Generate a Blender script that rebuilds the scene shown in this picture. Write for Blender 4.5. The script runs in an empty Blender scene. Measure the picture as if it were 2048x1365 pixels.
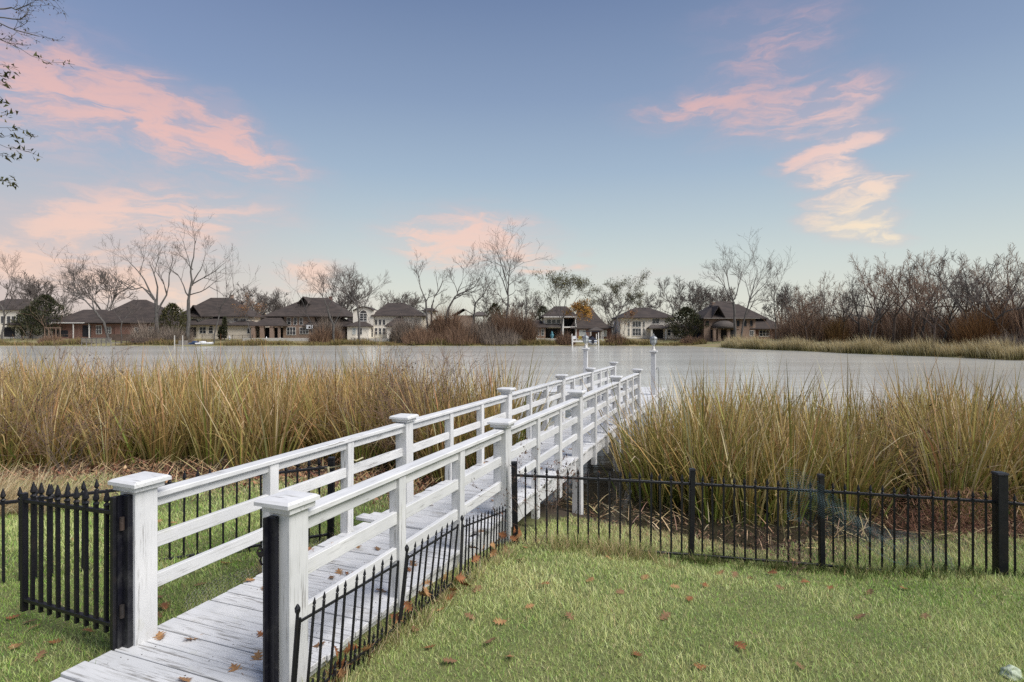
import bpy, bmesh, math, random
import numpy as np
from mathutils import Vector, Matrix
random.seed(7); RNG = np.random.default_rng(11)
S = bpy.context.scene
COL = S.collection
R = math.radians

# ---------------------------------------------------------------- camera
F = 1150.0; HZ = 665.0; CH = 2.95            # focal length in photo pixels, horizon row, eye height above the lake
cam = bpy.data.cameras.new('camera'); cam.sensor_width = 36.0; cam.lens = 36.0 * F / 2048
cam.shift_y = -(682.5 - HZ) / 2048; cam.clip_start = 0.05; cam.clip_end = 6000
co = bpy.data.objects.new('camera', cam); COL.objects.link(co)
co.location = (0, 0, CH); co.rotation_euler = (R(90), 0, 0); S.camera = co

# ---------------------------------------------------------------- sky and sun
SUN_EL, SUN_AZ = R(50), R(122)                # azimuth clockwise from +Y
world = bpy.data.worlds.new('World'); S.world = world; world.use_nodes = True
S.view_settings.view_transform = 'Standard'; S.view_settings.look = 'None'
S.view_settings.gamma = 1.0; S.view_settings.use_curve_mapping = False
S.view_settings.exposure = 0.0
S.render.engine = 'CYCLES'; S.cycles.use_denoising = False
S.cycles.max_bounces = 6; S.cycles.transparent_max_bounces = 8

def srgb(r, g, b):
    f = lambda c: (c / 255 / 12.92) if c / 255 <= 0.04045 else ((c / 255 + 0.055) / 1.055) ** 2.4
    return (f(r), f(g), f(b), 1.0)

class NT:
    """small node-tree helper"""
    def __init__(s, tree): s.t = tree; s.n = tree.nodes; s.l = tree.links
    def new(s, kind, ins=None, **kw):
        n = s.n.new(kind)
        for k, v in kw.items(): setattr(n, k, v)
        if ins:
            for k, v in ins.items(): s.put(n.inputs[k], v)
        return n
    def put(s, sock, v):
        if isinstance(v, bpy.types.NodeSocket): s.l.new(v, sock)
        elif isinstance(v, bpy.types.Node): s.l.new(v.outputs[0], sock)
        else: sock.default_value = v
    def math(s, op, a, b=0.0, c=None, clamp=False):
        ins = {0: a, 1: b}
        if c is not None: ins[2] = c
        return s.new('ShaderNodeMath', ins, operation=op, use_clamp=clamp).outputs[0]
    def mix(s, f, a, b, blend='MIX'):
        n = s.new('ShaderNodeMix', data_type='RGBA', blend_type=blend)
        s.put(n.inputs[0], f); s.put(n.inputs[6], a); s.put(n.inputs[7], b)
        return n.outputs[2]
    def ramp(s, fac, stops, interp='LINEAR'):
        n = s.new('ShaderNodeValToRGB'); n.color_ramp.interpolation = interp
        e = n.color_ramp.elements
        while len(e) < len(stops): e.new(0.5)
        for i, (p, c) in enumerate(stops):
            e[i].position = p; e[i].color = c if len(c) == 4 else (*c, 1)
        s.put(n.inputs[0], fac); return n.outputs[0]
    def smooth(s, v, a, b, lo=0.0, hi=1.0):
        n = s.new('ShaderNodeMapRange', {0: v, 1: a, 2: b, 3: lo, 4: hi}, interpolation_type='SMOOTHSTEP')
        return n.outputs[0]
    def noise(s, vec, scale, detail=3.0, rough=0.5, dist=0.0):
        n = s.new('ShaderNodeTexNoise', {'Scale': scale, 'Detail': detail, 'Roughness': rough, 'Distortion': dist})
        if vec is not None: s.put(n.inputs['Vector'], vec)
        return n
    def mapping(s, vec, loc=(0, 0, 0), rot=(0, 0, 0), sc=(1, 1, 1), kind='POINT'):
        n = s.new('ShaderNodeMapping', vector_type=kind)
        s.put(n.inputs[0], vec); n.inputs[1].default_value = loc; n.inputs[2].default_value = rot; n.inputs[3].default_value = sc
        return n.outputs[0]

def build_sky():
    w = NT(world.node_tree); w.n.clear()
    tc = w.new('ShaderNodeTexCoord')
    sep = w.new('ShaderNodeSeparateXYZ', {0: tc.outputs['Generated']})
    X, Y, Z = sep.outputs
    az = w.math('ARCTAN2', X, Y)                                   # radians, 0 = ahead, + = right
    el = w.math('ARCSINE', w.math('MINIMUM', w.math('MAXIMUM', Z, -1.0), 1.0))
    eln = w.math('DIVIDE', el, math.pi / 2, clamp=True)
    k = lambda px, py: (math.atan((px - 1024) / F), math.atan((HZ - py) / F / math.sqrt(1 + ((px - 1024) / F) ** 2)))
    # clear air: pale at the horizon, slate blue above
    e0 = lambda deg: deg / 90
    clear = w.ramp(eln, [(0.0, srgb(232, 229, 214)), (e0(3.2), srgb(226, 228, 217)), (e0(6.7), srgb(210, 220, 217)), (e0(10.6), srgb(190, 206, 214)),
                         (e0(15.3), srgb(166, 187, 208)), (e0(22), srgb(140, 161, 192)), (e0(30), srgb(115, 136, 173)), (e0(42), srgb(100, 121, 160)), (1.0, srgb(82, 104, 148))])
    warm = w.ramp(eln, [(0.0, srgb(220, 204, 196)), (e0(5), srgb(212, 198, 195)), (e0(10), srgb(190, 194, 203)), (e0(15), srgb(164, 183, 206)), (e0(22), srgb(136, 157, 194)), (e0(30), srgb(117, 136, 177)), (1.0, srgb(82, 104, 148))])
    side = w.smooth(az, -0.15, -0.75)
    base = w.mix(side, clear, warm)
    nish = w.new('ShaderNodeTexSky', sky_type='NISHITA')
    nish.sun_disc = False; nish.sun_elevation = SUN_EL; nish.sun_rotation = SUN_AZ
    nish.air_density = 1.2; nish.dust_density = 2.0; nish.ozone_density = 1.0
    nsc = w.mix(1.0, nish.outputs[0], (0.085, 0.085, 0.085, 1), 'MULTIPLY')
    base = w.mix(0.08, base, nsc)
    # clouds, laid out by compass direction and height above the horizon
    p = w.new('ShaderNodeCombineXYZ', {0: az, 1: el, 2: 0.0}).outputs[0]
    wob = w.noise(w.mapping(p, sc=(1, 2.2, 1)), 5.0, 5.0, 0.62)
    off = w.new('ShaderNodeVectorMath', {0: wob.outputs['Color'], 1: (0.5, 0.5, 0.5)}, operation='SUBTRACT').outputs[0]
    off = w.new('ShaderNodeVectorMath', {0: off, 1: (0.16, 0.06, 0.0)}, operation='MULTIPLY').outputs[0]
    q = w.new('ShaderNodeVectorMath', {0: p, 1: off}, operation='ADD').outputs[0]
    fib = w.noise(w.mapping(q, rot=(0, 0, R(14)), sc=(2.4, 9.0, 1)), 4.6, 5.0, 0.62, 0.4)
    fibm = w.smooth(fib.outputs[0], 0.30, 0.70)
    strokes = [  # (x, y) centre in the photograph, half length and half height in px, tilt in degrees, weight
        (140, 175, 300, 88, -15, .78), (330, 235, 250, 48, -13, 1.0), (470, 285, 190, 40, -17, .7), (455, 208, 40, 24, -20, .55),
        (0, 240, 180, 60, -12, .5), (330, 432, 260, 54, 3, .95), (200, 455, 260, 30, -5, .55), (70, 515, 250, 40, -8, .95), (380, 520, 190, 22, -6, .4),
        (250, 575, 320, 34, -7, .75), (620, 548, 75, 26, -4, .85), (640, 585, 140, 22, -6, .5), (920, 482, 165, 48, -2, 1.0), (880, 505, 110, 26, 3, .7),
        (1010, 470, 90, 22, 8, .55), (1060, 510, 60, 9, 2, .7), (1080, 540, 60, 12, 0, .8), (1165, 505, 22, 7, 14, .6), (1170, 538, 24, 8, -18, .6),
        (1400, 215, 170, 26, 2, .75), (1560, 240, 130, 34, 12, .8), (1670, 185, 110, 28, 9, .75), (1650, 300, 90, 36, 30, .95), (1690, 285, 90, 22, 18, .8),
        (1670, 370, 110, 36, -22, 1.0), (1740, 385, 70, 20, 6, .8), (1690, 440, 85, 28, -12, 1.0), (1735, 475, 70, 20, -10, .9),
        (1520, 110, 170, 66, 18, .42), (1600, 80, 130, 50, 24, .42), (1450, 30, 100, 26, 8, .28), (1280, 560, 200, 26, -2, .35), (1960, 590, 120, 22, 3, .3)]
    acc = None
    for (px, py, hl, hh, tilt, wt) in strokes:
        a, e = k(px, py)
        sx = (hl / F) * math.cos(a) ** 2; sy = hh / F * math.cos(a)
        m = w.mapping(q, (a, e, 0), (0, 0, R(tilt)), (sx * 1.75, sy * 2.15, 1), 'TEXTURE')
        ln = w.new('ShaderNodeVectorMath', {0: m}, operation='LENGTH').outputs['Value']
        b = w.smooth(ln, 1.0, 0.0, 0.0, wt)
        acc = b if acc is None else w.math('ADD', acc, w.math('MULTIPLY', b, w.math('SUBTRACT', 1.0, acc, clamp=True)))
    # the same scattered cloud goes on outside the frame
    gen = w.noise(w.mapping(q, sc=(1.0, 3.4, 1)), 2.3, 4.0, 0.55)
    outside = w.math('MAXIMUM', w.smooth(w.math('ABSOLUTE', az), 0.85, 1.1), w.smooth(el, 0.60, 0.8))
    gm = w.math('MULTIPLY', w.smooth(gen.outputs[0], 0.52, 0.72, 0, .8), outside)
    acc = w.math('MAXIMUM', acc, gm)
    cover = w.math('MULTIPLY', acc, w.math('MULTIPLY_ADD', fibm, 0.66, 0.34))
    cover = w.math('MAXIMUM', w.smooth(cover, -0.02, 0.84, 0, .84), w.smooth(acc, 0.0, 1.0, 0, .34))
    core = w.ramp(eln, [(0.0, srgb(248, 226, 208)), (e0(5), srgb(246, 212, 194)), (e0(10), srgb(246, 208, 194)), (e0(16), srgb(242, 194, 184)), (e0(26), srgb(208, 174, 180)), (1.0, srgb(170, 150, 170))])
    rim = w.ramp(eln, [(0.0, srgb(226, 212, 206)), (e0(10), srgb(214, 196, 198)), (e0(18), srgb(194, 176, 190)), (e0(28), srgb(168, 158, 184)), (1.0, srgb(150, 140, 170))])
    peach = w.smooth(az, 0.36, 0.55)
    core2 = w.ramp(eln, [(0.0, srgb(252, 238, 214)), (e0(9), srgb(255, 232, 202)), (e0(14), srgb(253, 218, 202)), (e0(22), srgb(218, 180, 186)), (1.0, srgb(170, 150, 170))])
    core = w.mix(peach, core, core2)
    colr = w.mix(cover, base, w.mix(w.smooth(cover, .15, .75), rim, core))
    bg = w.new('ShaderNodeBackground', {0: colr, 1: 1.0})
    out = w.new('ShaderNodeOutputWorld', {0: bg})
build_sky(); world.cycles.sampling_method = 'MANUAL'; world.cycles.sample_map_resolution = 256
sl = bpy.data.lights.new('sun', 'SUN'); sl.energy = 4.9; sl.angle = R(40); sl.color = (1.0, 0.965, 0.92)
so = bpy.data.objects.new('sun', sl); COL.objects.link(so)
sd = Vector((math.sin(SUN_AZ) * math.cos(SUN_EL), math.cos(SUN_AZ) * math.cos(SUN_EL), math.sin(SUN_EL)))
so.rotation_euler = (-sd).to_track_quat('-Z', 'Y').to_euler(); so.location = (20, -5, 30)

# ---------------------------------------------------------------- helpers
def at(px, py, D): return Vector(((px - 1024) * D / F, D, CH - (py - HZ) * D / F))
def tag(o, label=None, cat=None, group=None, kind=None):
    if label: o['label'] = label
    if cat: o['category'] = cat
    if group: o['group'] = group
    if kind: o['kind'] = kind
    return o
def empty(name, loc=(0, 0, 0), rz=0.0):
    o = bpy.data.objects.new(name, None); COL.objects.link(o); o.location = loc; o.rotation_euler = (0, 0, rz)
    o.empty_display_size = 0.2
    return o
def put(name, me, parent=None, loc=(0, 0, 0), rot=(0, 0, 0), sc=None):
    o = bpy.data.objects.new(name, me); COL.objects.link(o); o.parent = parent; o.location = loc; o.rotation_euler = rot
    if sc: o.scale = sc
    return o
def copy_tree(o, parent=None):
    c = o.copy(); COL.objects.link(c); c.parent = parent
    for ch in o.children: copy_tree(ch, c)
    return c

class MB:
    """collects solids and links them as one mesh"""
    def __init__(s): s.v = []; s.f = []; s.mi = []; s.cur = 0
    def add(s, vs, fs):
        b = len(s.v); s.v.extend([tuple(p) for p in vs])
        for f in fs: s.f.append(tuple(i + b for i in f)); s.mi.append(s.cur)
    def box(s, x0, x1, y0, y1, z0, z1, M=None):
        vs = [Vector(p) for p in ((x0, y0, z0), (x1, y0, z0), (x1, y1, z0), (x0, y1, z0), (x0, y0, z1), (x1, y0, z1), (x1, y1, z1), (x0, y1, z1))]
        if M is not None: vs = [M @ p for p in vs]
        s.add(vs, [(0, 3, 2, 1), (4, 5, 6, 7), (0, 1, 5, 4), (1, 2, 6, 5), (2, 3, 7, 6), (3, 0, 4, 7)])
    def chamfer(s, hx, hy, hz, c=0.004, M=None):
        """box of half sizes with chamfered edges"""
        vs = []; idx = {}
        for sx in (-1, 1):
            for sy in (-1, 1):
                for sz in (-1, 1):
                    for ax in range(3):
                        p = [sx * (hx - c), sy * (hy - c), sz * (hz - c)]; p[ax] = (sx * hx, sy * hy, sz * hz)[ax]
                        idx[(sx, sy, sz, ax)] = len(vs); vs.append(Vector(p))
        fs = []
        def face(keys):
            ids = [idx[k_] for k_ in keys]; cen = sum((vs[i] for i in ids), Vector()) / len(ids)
            n = (vs[ids[1]] - vs[ids[0]]).cross(vs[ids[2]] - vs[ids[1]])
            fs.append(tuple(ids if n.dot(cen) > 0 else ids[::-1]))
        for ax in range(3):
            o1, o2 = [a for a in range(3) if a != ax]
            for sg in (-1, 1):
                ring = []
                for (a, b) in ((-1, -1), (1, -1), (1, 1), (-1, 1)):
                    k_ = [0, 0, 0]; k_[ax] = sg; k_[o1] = a; k_[o2] = b; ring.append((*k_, ax))
                face(ring)
            for a in (-1, 1):
                for b in (-1, 1):
                    k1 = [0, 0, 0]; k1[ax] = -1; k1[o1] = a; k1[o2] = b; k2 = list(k1); k2[ax] = 1
                    face([(*k1, o1), (*k2, o1), (*k2, o2), (*k1, o2)])
        for sx in (-1, 1):
            for sy in (-1, 1):
                for sz in (-1, 1): face([(sx, sy, sz, 0), (sx, sy, sz, 1), (sx, sy, sz, 2)])
        if M is not None: vs = [M @ p for p in vs]
        s.add(vs, fs)
    def tube(s, pts, rads, n=5, cap=True):
        pts = [Vector(p) for p in pts]; m = len(pts)
        if not hasattr(rads, '__len__'): rads = [rads] * m
        vs = []; up = Vector((0, 0, 1))
        for i, p in enumerate(pts):
            d = pts[min(i + 1, m - 1)] - pts[max(i - 1, 0)]
            if d.length < 1e-9: d = Vector((0, 0, 1))
            d.normalize()
            a = d.cross(up if abs(d.z) < 0.95 else Vector((1, 0, 0))); a.normalize(); b = d.cross(a)
            for k_ in range(n):
                t = 2 * math.pi * k_ / n; vs.append(p + (a * math.cos(t) + b * math.sin(t)) * rads[i])
        fs = [(i * n + k_, (i + 1) * n + k_, (i + 1) * n + (k_ + 1) % n, i * n + (k_ + 1) % n) for i in range(m - 1) for k_ in range(n)]
        if cap: fs.append(tuple(range(n))); fs.append(tuple((m - 1) * n + k_ for k_ in reversed(range(n))))
        s.add(vs, fs)
    def lathe(s, prof, n=10, M=None, cap=True):
        """profile of (radius, z) turned about z"""
        vs = []
        for (r, z) in prof:
            for k_ in range(n):
                t = 2 * math.pi * (k_ + .5) / n; vs.append(Vector((r * math.cos(t), r * math.sin(t), z)))
        m = len(prof)
        fs = [(i * n + k_, i * n + (k_ + 1) % n, (i + 1) * n + (k_ + 1) % n, (i + 1) * n + k_) for i in range(m - 1) for k_ in range(n)]
        if cap: fs.append(tuple(reversed(range(n)))); fs.append(tuple((m - 1) * n + k_ for k_ in range(n)))
        if M is not None: vs = [M @ p for p in vs]
        s.add(vs, fs)
    def hip(s, x0, x1, y0, y1, z0, z1, rx0, rx1, ry=None, th=0.12):
        """hip roof with a small eave edge: ridge from rx0 to rx1 at z1"""
        ry = (y0 + y1) / 2 if ry is None else ry
        vs = [(x0, y0, z0), (x1, y0, z0), (x1, y1, z0), (x0, y1, z0), (x0, y0, z0 + th), (x1, y0, z0 + th), (x1, y1, z0 + th), (x0, y1, z0 + th), (rx0, ry, z1), (rx1, ry, z1)]
        s.add(vs, [(0, 3, 2, 1), (0, 1, 5, 4), (1, 2, 6, 5), (2, 3, 7, 6), (3, 0, 4, 7), (4, 5, 9, 8), (6, 7, 8, 9), (5, 6, 9), (7, 4, 8)])
    def mesh(s, name, mats, smooth=False):
        me = bpy.data.meshes.new(name); me.from_pydata(s.v, [], s.f)
        for m in (mats if isinstance(mats, (list, tuple)) else [mats]): me.materials.append(m)
        if any(s.mi): me.polygons.foreach_set('material_index', s.mi)
        if smooth: me.polygons.foreach_set('use_smooth', [True] * len(s.f))
        me.update(); return me
    def build(s, name, mats, parent=None, smooth=False, loc=(0, 0, 0), rot=(0, 0, 0)):
        return put(name, s.mesh(name, mats, smooth), parent, loc, rot)

def np_mesh(name, verts, quads, col, m, tris=None):
    """mesh from numpy arrays, colour per vertex in attribute Col"""
    me = bpy.data.meshes.new(name)
    nv = len(verts); me.vertices.add(nv); me.vertices.foreach_set('co', np.asarray(verts, np.float32).ravel())
    q = np.asarray(quads, np.int32) if quads is not None and len(quads) else np.zeros((0, 4), np.int32)
    t = np.asarray(tris, np.int32) if tris is not None and len(tris) else np.zeros((0, 3), np.int32)
    loops = np.concatenate([q.ravel(), t.ravel()]); me.loops.add(len(loops)); me.loops.foreach_set('vertex_index', loops)
    np_ = len(q) + len(t); me.polygons.add(np_)
    st = np.concatenate([np.arange(len(q)) * 4, len(q) * 4 + np.arange(len(t)) * 3]).astype(np.int32)
    me.polygons.foreach_set('loop_start', st)
    a = me.attributes.new('Col', 'FLOAT_COLOR', 'POINT')
    c4 = np.ones((nv, 4), np.float32); c4[:, :3] = col; a.data.foreach_set('color', c4.ravel())
    me.materials.append(m); me.update(calc_edges=True); me.validate(); return me

def blades(base, h, w, lean, az, bend, segs, c0, c1, cs=0.0, ce=1.0):
    """n curved leaf blades: base (n,3); h, w, lean, az, bend per blade; colours at foot and tip (n,3)"""
    n = len(base); L = segs + 1; t = np.linspace(0, 1, L)[None, :]
    ang = lean[:, None] + bend[:, None] * t ** 1.6
    step = h[:, None] / segs
    dx = np.sin(ang) * step; dz = np.cos(ang) * step
    hx = np.concatenate([np.zeros((n, 1)), np.cumsum(dx[:, :-1], 1)], 1); hz = np.concatenate([np.zeros((n, 1)), np.cumsum(dz[:, :-1], 1)], 1)
    ca, sa = np.cos(az)[:, None], np.sin(az)[:, None]
    cx = base[:, 0:1] + hx * ca; cy = base[:, 1:2] + hx * sa; cz = base[:, 2:3] + hz
    tw = RNG.uniform(0, np.pi, n)[:, None]
    wid = w[:, None] * np.clip(1.0 - t ** 3, 0.05, 1) * 0.5
    ox = np.cos(tw) * wid; oy = np.sin(tw) * wid
    V = np.stack([np.stack([cx - ox, cy - oy, cz], -1), np.stack([cx + ox, cy + oy, cz], -1)], 2).reshape(-1, 3)
    idx = np.arange(n)[:, None] * (2 * L) + np.arange(segs)[None, :] * 2
    Q = np.stack([idx, idx + 1, idx + 3, idx + 2], -1).reshape(-1, 4)
    tc_ = np.clip((t - cs) / (ce - cs), 0, 1)[..., None]; C = c0[:, None, :] * (1 - tc_) + c1[:, None, :] * tc_
    C = np.repeat(C[:, :, None, :], 2, 2).reshape(-1, 3)
    return V, Q, C
def join(parts):
    V, Q, C = [], [], []; o = 0
    for v, q, c in parts: V.append(v); Q.append(q + o); C.append(c); o += len(v)
    return np.concatenate(V), np.concatenate(Q), np.concatenate(C)

# ---------------------------------------------------------------- materials
def mat(name, c1, c2=None, scale=6.0, rough=0.7, bump=0.0, bscale=None, metal=0.0, stretch=(1, 1, 1), coord='Object', spec=0.4, dirt=None):
    m = bpy.data.materials.new(name); m.use_nodes = True
    t = NT(m.node_tree); bs = t.n['Principled BSDF']
    tc = t.new('ShaderNodeTexCoord').outputs[coord]
    rnd = t.new('ShaderNodeObjectInfo').outputs['Random']
    vec = t.new('ShaderNodeVectorMath', {0: tc, 1: t.math('MULTIPLY', rnd, 37.0)}, operation='ADD').outputs[0]
    vec = t.mapping(vec, sc=stretch)
    if c2 is not None:
        nz = t.noise(vec, scale, 5.0, 0.6)
        c = t.mix(t.smooth(nz.outputs[0], 0.32, 0.68), (*c1, 1), (*c2, 1))
    else: c = (*c1, 1)
    if dirt:
        nz2 = t.noise(vec, scale * 0.35, 6.0, 0.7)
        c = t.mix(t.smooth(nz2.outputs[0], 0.5, 0.72, 0, .8), c, (*dirt, 1))
    t.put(bs.inputs['Base Color'], c); bs.inputs['Roughness'].default_value = rough; bs.inputs['Metallic'].default_value = metal
    bs.inputs['Specular IOR Level'].default_value = spec
    if bump:
        nb = t.noise(vec, bscale or scale * 3, 4.0, 0.6)
        t.put(bs.inputs['Normal'], t.new('ShaderNodeBump', {'Strength': bump, 'Distance': 0.02, 'Height': nb.outputs[0]}).outputs[0])
    return m
def vmat(name, rough=0.7, trans=0.0, spec=0.25):
    m = bpy.data.materials.new(name); m.use_nodes = True
    t = NT(m.node_tree); bs = t.n['Principled BSDF']
    at_ = t.new('ShaderNodeAttribute', attribute_name='Col')
    t.put(bs.inputs['Base Color'], at_.outputs['Color']); bs.inputs['Roughness'].default_value = rough
    bs.inputs['Specular IOR Level'].default_value = spec
    if trans:
        tr = t.new('ShaderNodeBsdfTranslucent', {0: at_.outputs['Color']})
        mx = t.new('ShaderNodeMixShader', {0: trans, 1: bs.outputs[0], 2: tr.outputs[0]})
        t.put(t.n['Material Output'].inputs[0], mx.outputs[0])
    return m
def paint_wood(name, grain, wear=0.5, deck=False):
    """old white paint on wood: grain axis, flaking to grey wood, dirt"""
    m = bpy.data.materials.new(name); m.use_nodes = True
    t = NT(m.node_tree); bs = t.n['Principled BSDF']
    tc = t.new('ShaderNodeTexCoord').outputs['Object']
    rnd = t.new('ShaderNodeObjectInfo').outputs['Random']
    vec = t.new('ShaderNodeVectorMath', {0: tc, 1: t.math('MULTIPLY', rnd, 53.0)}, operation='ADD').outputs[0]
    sc = [26, 26, 26]; sc[grain] = 1.6
    g = t.mapping(vec, sc=tuple(sc))
    fine = t.noise(g, 2.6, 6.0, 0.65)
    sc2 = [7, 7, 7]; sc2[grain] = 1.1
    patch = t.noise(t.mapping(vec, sc=tuple(sc2)), 1.0, 4.0, 0.6)
    tone = t.noise(t.mapping(vec, sc=(2.2, 2.2, 2.2)), 1.0, 4.0, 0.6)
    c = t.mix(t.smooth(tone.outputs[0], 0.3, 0.7), (0.685, 0.68, 0.675, 1), (0.575, 0.575, 0.575, 1))
    c = t.mix(t.math('MULTIPLY', rnd, 0.30), c, (0.44, 0.45, 0.45, 1))
    # worn greyer paint along the grain
    c = t.mix(t.smooth(fine.outputs[0], 0.50, 0.72, 0, .55), c, (0.34, 0.34, 0.32, 1))
    flake = t.math('MULTIPLY', t.smooth(fine.outputs[0], 0.60 - .07 * wear, 0.66), t.smooth(patch.outputs[0], 0.54 - .06 * wear, 0.66))
    c = t.mix(t.math('MULTIPLY', flake, .9), c, (0.13, 0.115, 0.10, 1))
    if deck:
        grime = t.noise(t.mapping(vec, sc=(2.0, 3.2, 1)), 1.3, 6.0, 0.68)
        c = t.mix(t.smooth(grime.outputs[0], 0.54, 0.74, 0, .55), c, (0.30, 0.275, 0.23, 1))
    # green-brown algae on top faces of some pieces
    alg = t.noise(t.mapping(vec, sc=(3, 3, 3)), 1.4, 5.0, 0.7)
    c = t.mix(t.smooth(alg.outputs[0], 0.60, 0.80, 0, .35), c, (0.42, 0.42, 0.27, 1))
    t.put(bs.inputs['Base Color'], c); bs.inputs['Roughness'].default_value = 0.62; bs.inputs['Specular IOR Level'].default_value = 0.3
    h = t.math('ADD', t.math('MULTIPLY', fine.outputs[0], 0.6), t.math('MULTIPLY', flake, -0.6))
    t.put(bs.inputs['Normal'], t.new('ShaderNodeBump', {'Strength': 0.35, 'Distance': 0.006, 'Height': h}).outputs[0])
    return m

M = {}
M['plank'] = paint_wood('deck_paint', 0, 1.7, True)
M['rail'] = paint_wood('rail_paint', 1, 0.8)
M['post'] = paint_wood('post_paint', 2, 1.2)
M['cap'] = paint_wood('cap_paint', 0, 0.7)
M['nail'] = mat('nail_rust', (.05, .035, .03), rough=.8)
M['beam'] = mat('dark_timber', (.10, .09, .08), (.05, .045, .04), 5, .9, .3)
M['iron'] = mat('black_iron', (.006, .006, .009), (.010, .010, .013), 14, .45, .15, 60, spec=.35, dirt=(.022, .017, .015))
M['chip'] = mat('chipped_black_steel', (.006, .006, .011), (.009, .009, .013), 9, .40, .1, 40, spec=.35, dirt=(.05, .05, .05))
M['rust_iron'] = mat('dull_iron', (.014, .013, .013), (.05, .032, .024), 11, .7, .3, 50)
M['bark'] = mat('grey_bark', (.135, .125, .115), (.07, .064, .058), 1.2, .95, .5, 3, stretch=(3, 3, 1))
M['bark_red'] = mat('brown_bark', (.14, .105, .085), (.08, .06, .05), 1.0, .95)
M['twig'] = mat('twig_bark', (.145, .122, .108), (.09, .076, .068), .6, .95)
M['twig_red'] = mat('red_brown_twig', (.25, .165, .115), (.17, .11, .078), .5, .95)
M['roof'] = mat('shingles', (.066, .051, .044), (.040, .032, .029), .5, .95, .4, 6, stretch=(1, 1, 4))
M['roof_grey'] = mat('grey_shingles', (.098, .082, .072), (.064, .055, .050), .5, .95, .4, 6, stretch=(1, 1, 4))
M['stucco'] = mat('cream_stucco', (.70, .63, .53), (.62, .55, .46), .35, .9)
M['stucco_white'] = mat('white_stucco', (.80, .74, .64), (.72, .67, .58), .35, .9)
def brick_mat(name, a, b, mort):
    m = bpy.data.materials.new(name); m.use_nodes = True; t = NT(m.node_tree); bs = t.n['Principled BSDF']
    tc = t.new('ShaderNodeTexCoord').outputs['Object']
    sp = t.new('ShaderNodeSeparateXYZ', {0: tc}).outputs
    v = t.new('ShaderNodeCombineXYZ', {0: t.math('ADD', sp[0], sp[1]), 1: sp[2], 2: 0.0}).outputs[0]
    br = t.new('ShaderNodeTexBrick', {'Vector': v, 'Color1': (*a, 1), 'Color2': (*b, 1), 'Mortar': (*mort, 1), 'Scale': 1.0, 'Mortar Size': .012, 'Brick Width': .24, 'Row Height': .085})
    nz = t.noise(tc, .5, 4, .6)
    t.put(bs.inputs['Base Color'], t.mix(t.smooth(nz.outputs[0], .3, .7, 0, .5), br.outputs[0], (*[c * .7 for c in a], 1))); bs.inputs['Roughness'].default_value = .9
    return m
M['brick'] = brick_mat('red_brick', (.23, .095, .065), (.17, .075, .055), (.26, .22, .19))
M['brick_tan'] = brick_mat('tan_brick', (.30, .19, .13), (.23, .14, .10), (.32, .28, .24))
M['trim'] = mat('white_trim', (.70, .68, .64), (.62, .60, .56), 2, .7)
M['glass'] = mat('dark_window_glass', (.022, .027, .034), (.05, .055, .06), .6, .12, spec=.6)
M['glass_pale'] = mat('pale_window_blind', (.50, .52, .49), (.38, .41, .42), 1.5, .5)
M['dark'] = mat('shaded_interior', (.030, .030, .036), (.02, .02, .024), 1.0, .9)  # shade of house openings as flat colour; also colours the outboard motor
M['wood_grey'] = mat('weathered_wood', (.26, .235, .21), (.17, .155, .14), 2, .9, .3, 12, stretch=(1, 1, .3))
M['wood_brown'] = mat('brown_fence_wood', (.15, .105, .08), (.10, .072, .06), 1.5, .9)
M['steel'] = mat('grey_steel', (.32, .33, .34), (.25, .26, .27), 4, .45, metal=.6)
M['white_gel'] = mat('white_gelcoat', (.75, .75, .75), (.68, .69, .70), 3, .3)
M['blue_gel'] = mat('blue_cover', (.03, .07, .16), (.02, .04, .10), 3, .5)
M['canvas'] = mat('dark_canvas', (.015, .018, .04), (.01, .012, .02), 3, .8)
M['yellow'] = mat('yellow_plastic', (.55, .42, .10), (.45, .34, .08), 4, .6)
M['teal'] = mat('teal_glaze', (.07, .20, .24), (.05, .15, .19), 3, .35)
M['concrete'] = mat('pale_concrete', (.55, .52, .47), (.45, .43, .39), 1, .9)
M['drum'] = mat('grey_drum', (.16, .16, .18), (.10, .10, .12), 6, .55, .2)
M['rope'] = mat('yellowed_rope', (.52, .47, .27), (.40, .36, .22), 40, .9)
M['stone'] = mat('lichen_stone', (.46, .51, .39), (.30, .35, .25), 3, .95, .3, 9)
M['net'] = mat('blue_green_wire', (.045, .10, .11), (.03, .07, .08), 20, .5)
M['wire'] = mat('dull_wire', (.20, .20, .19), (.12, .12, .11), 20, .5, metal=.4)
M['leaf'] = [mat('oak_leaf_rust', (.26, .105, .036), (.17, .065, .025), 3, .75), mat('oak_leaf_tan', (.36, .20, .085), (.24, .12, .05), 3, .75), mat('oak_leaf_dark', (.15, .08, .04), (.22, .125, .06), 3, .8)]
M['green_leaf'] = mat('olive_leaf', (.050, .062, .018), (.085, .080, .028), 9, .6)
M['vcol'] = vmat('reed_blade', .6, .25)
M['grassv'] = vmat('grass_blade', .55, .3)
M['litter'] = vmat('dry_litter', .85, 0.0)

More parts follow.
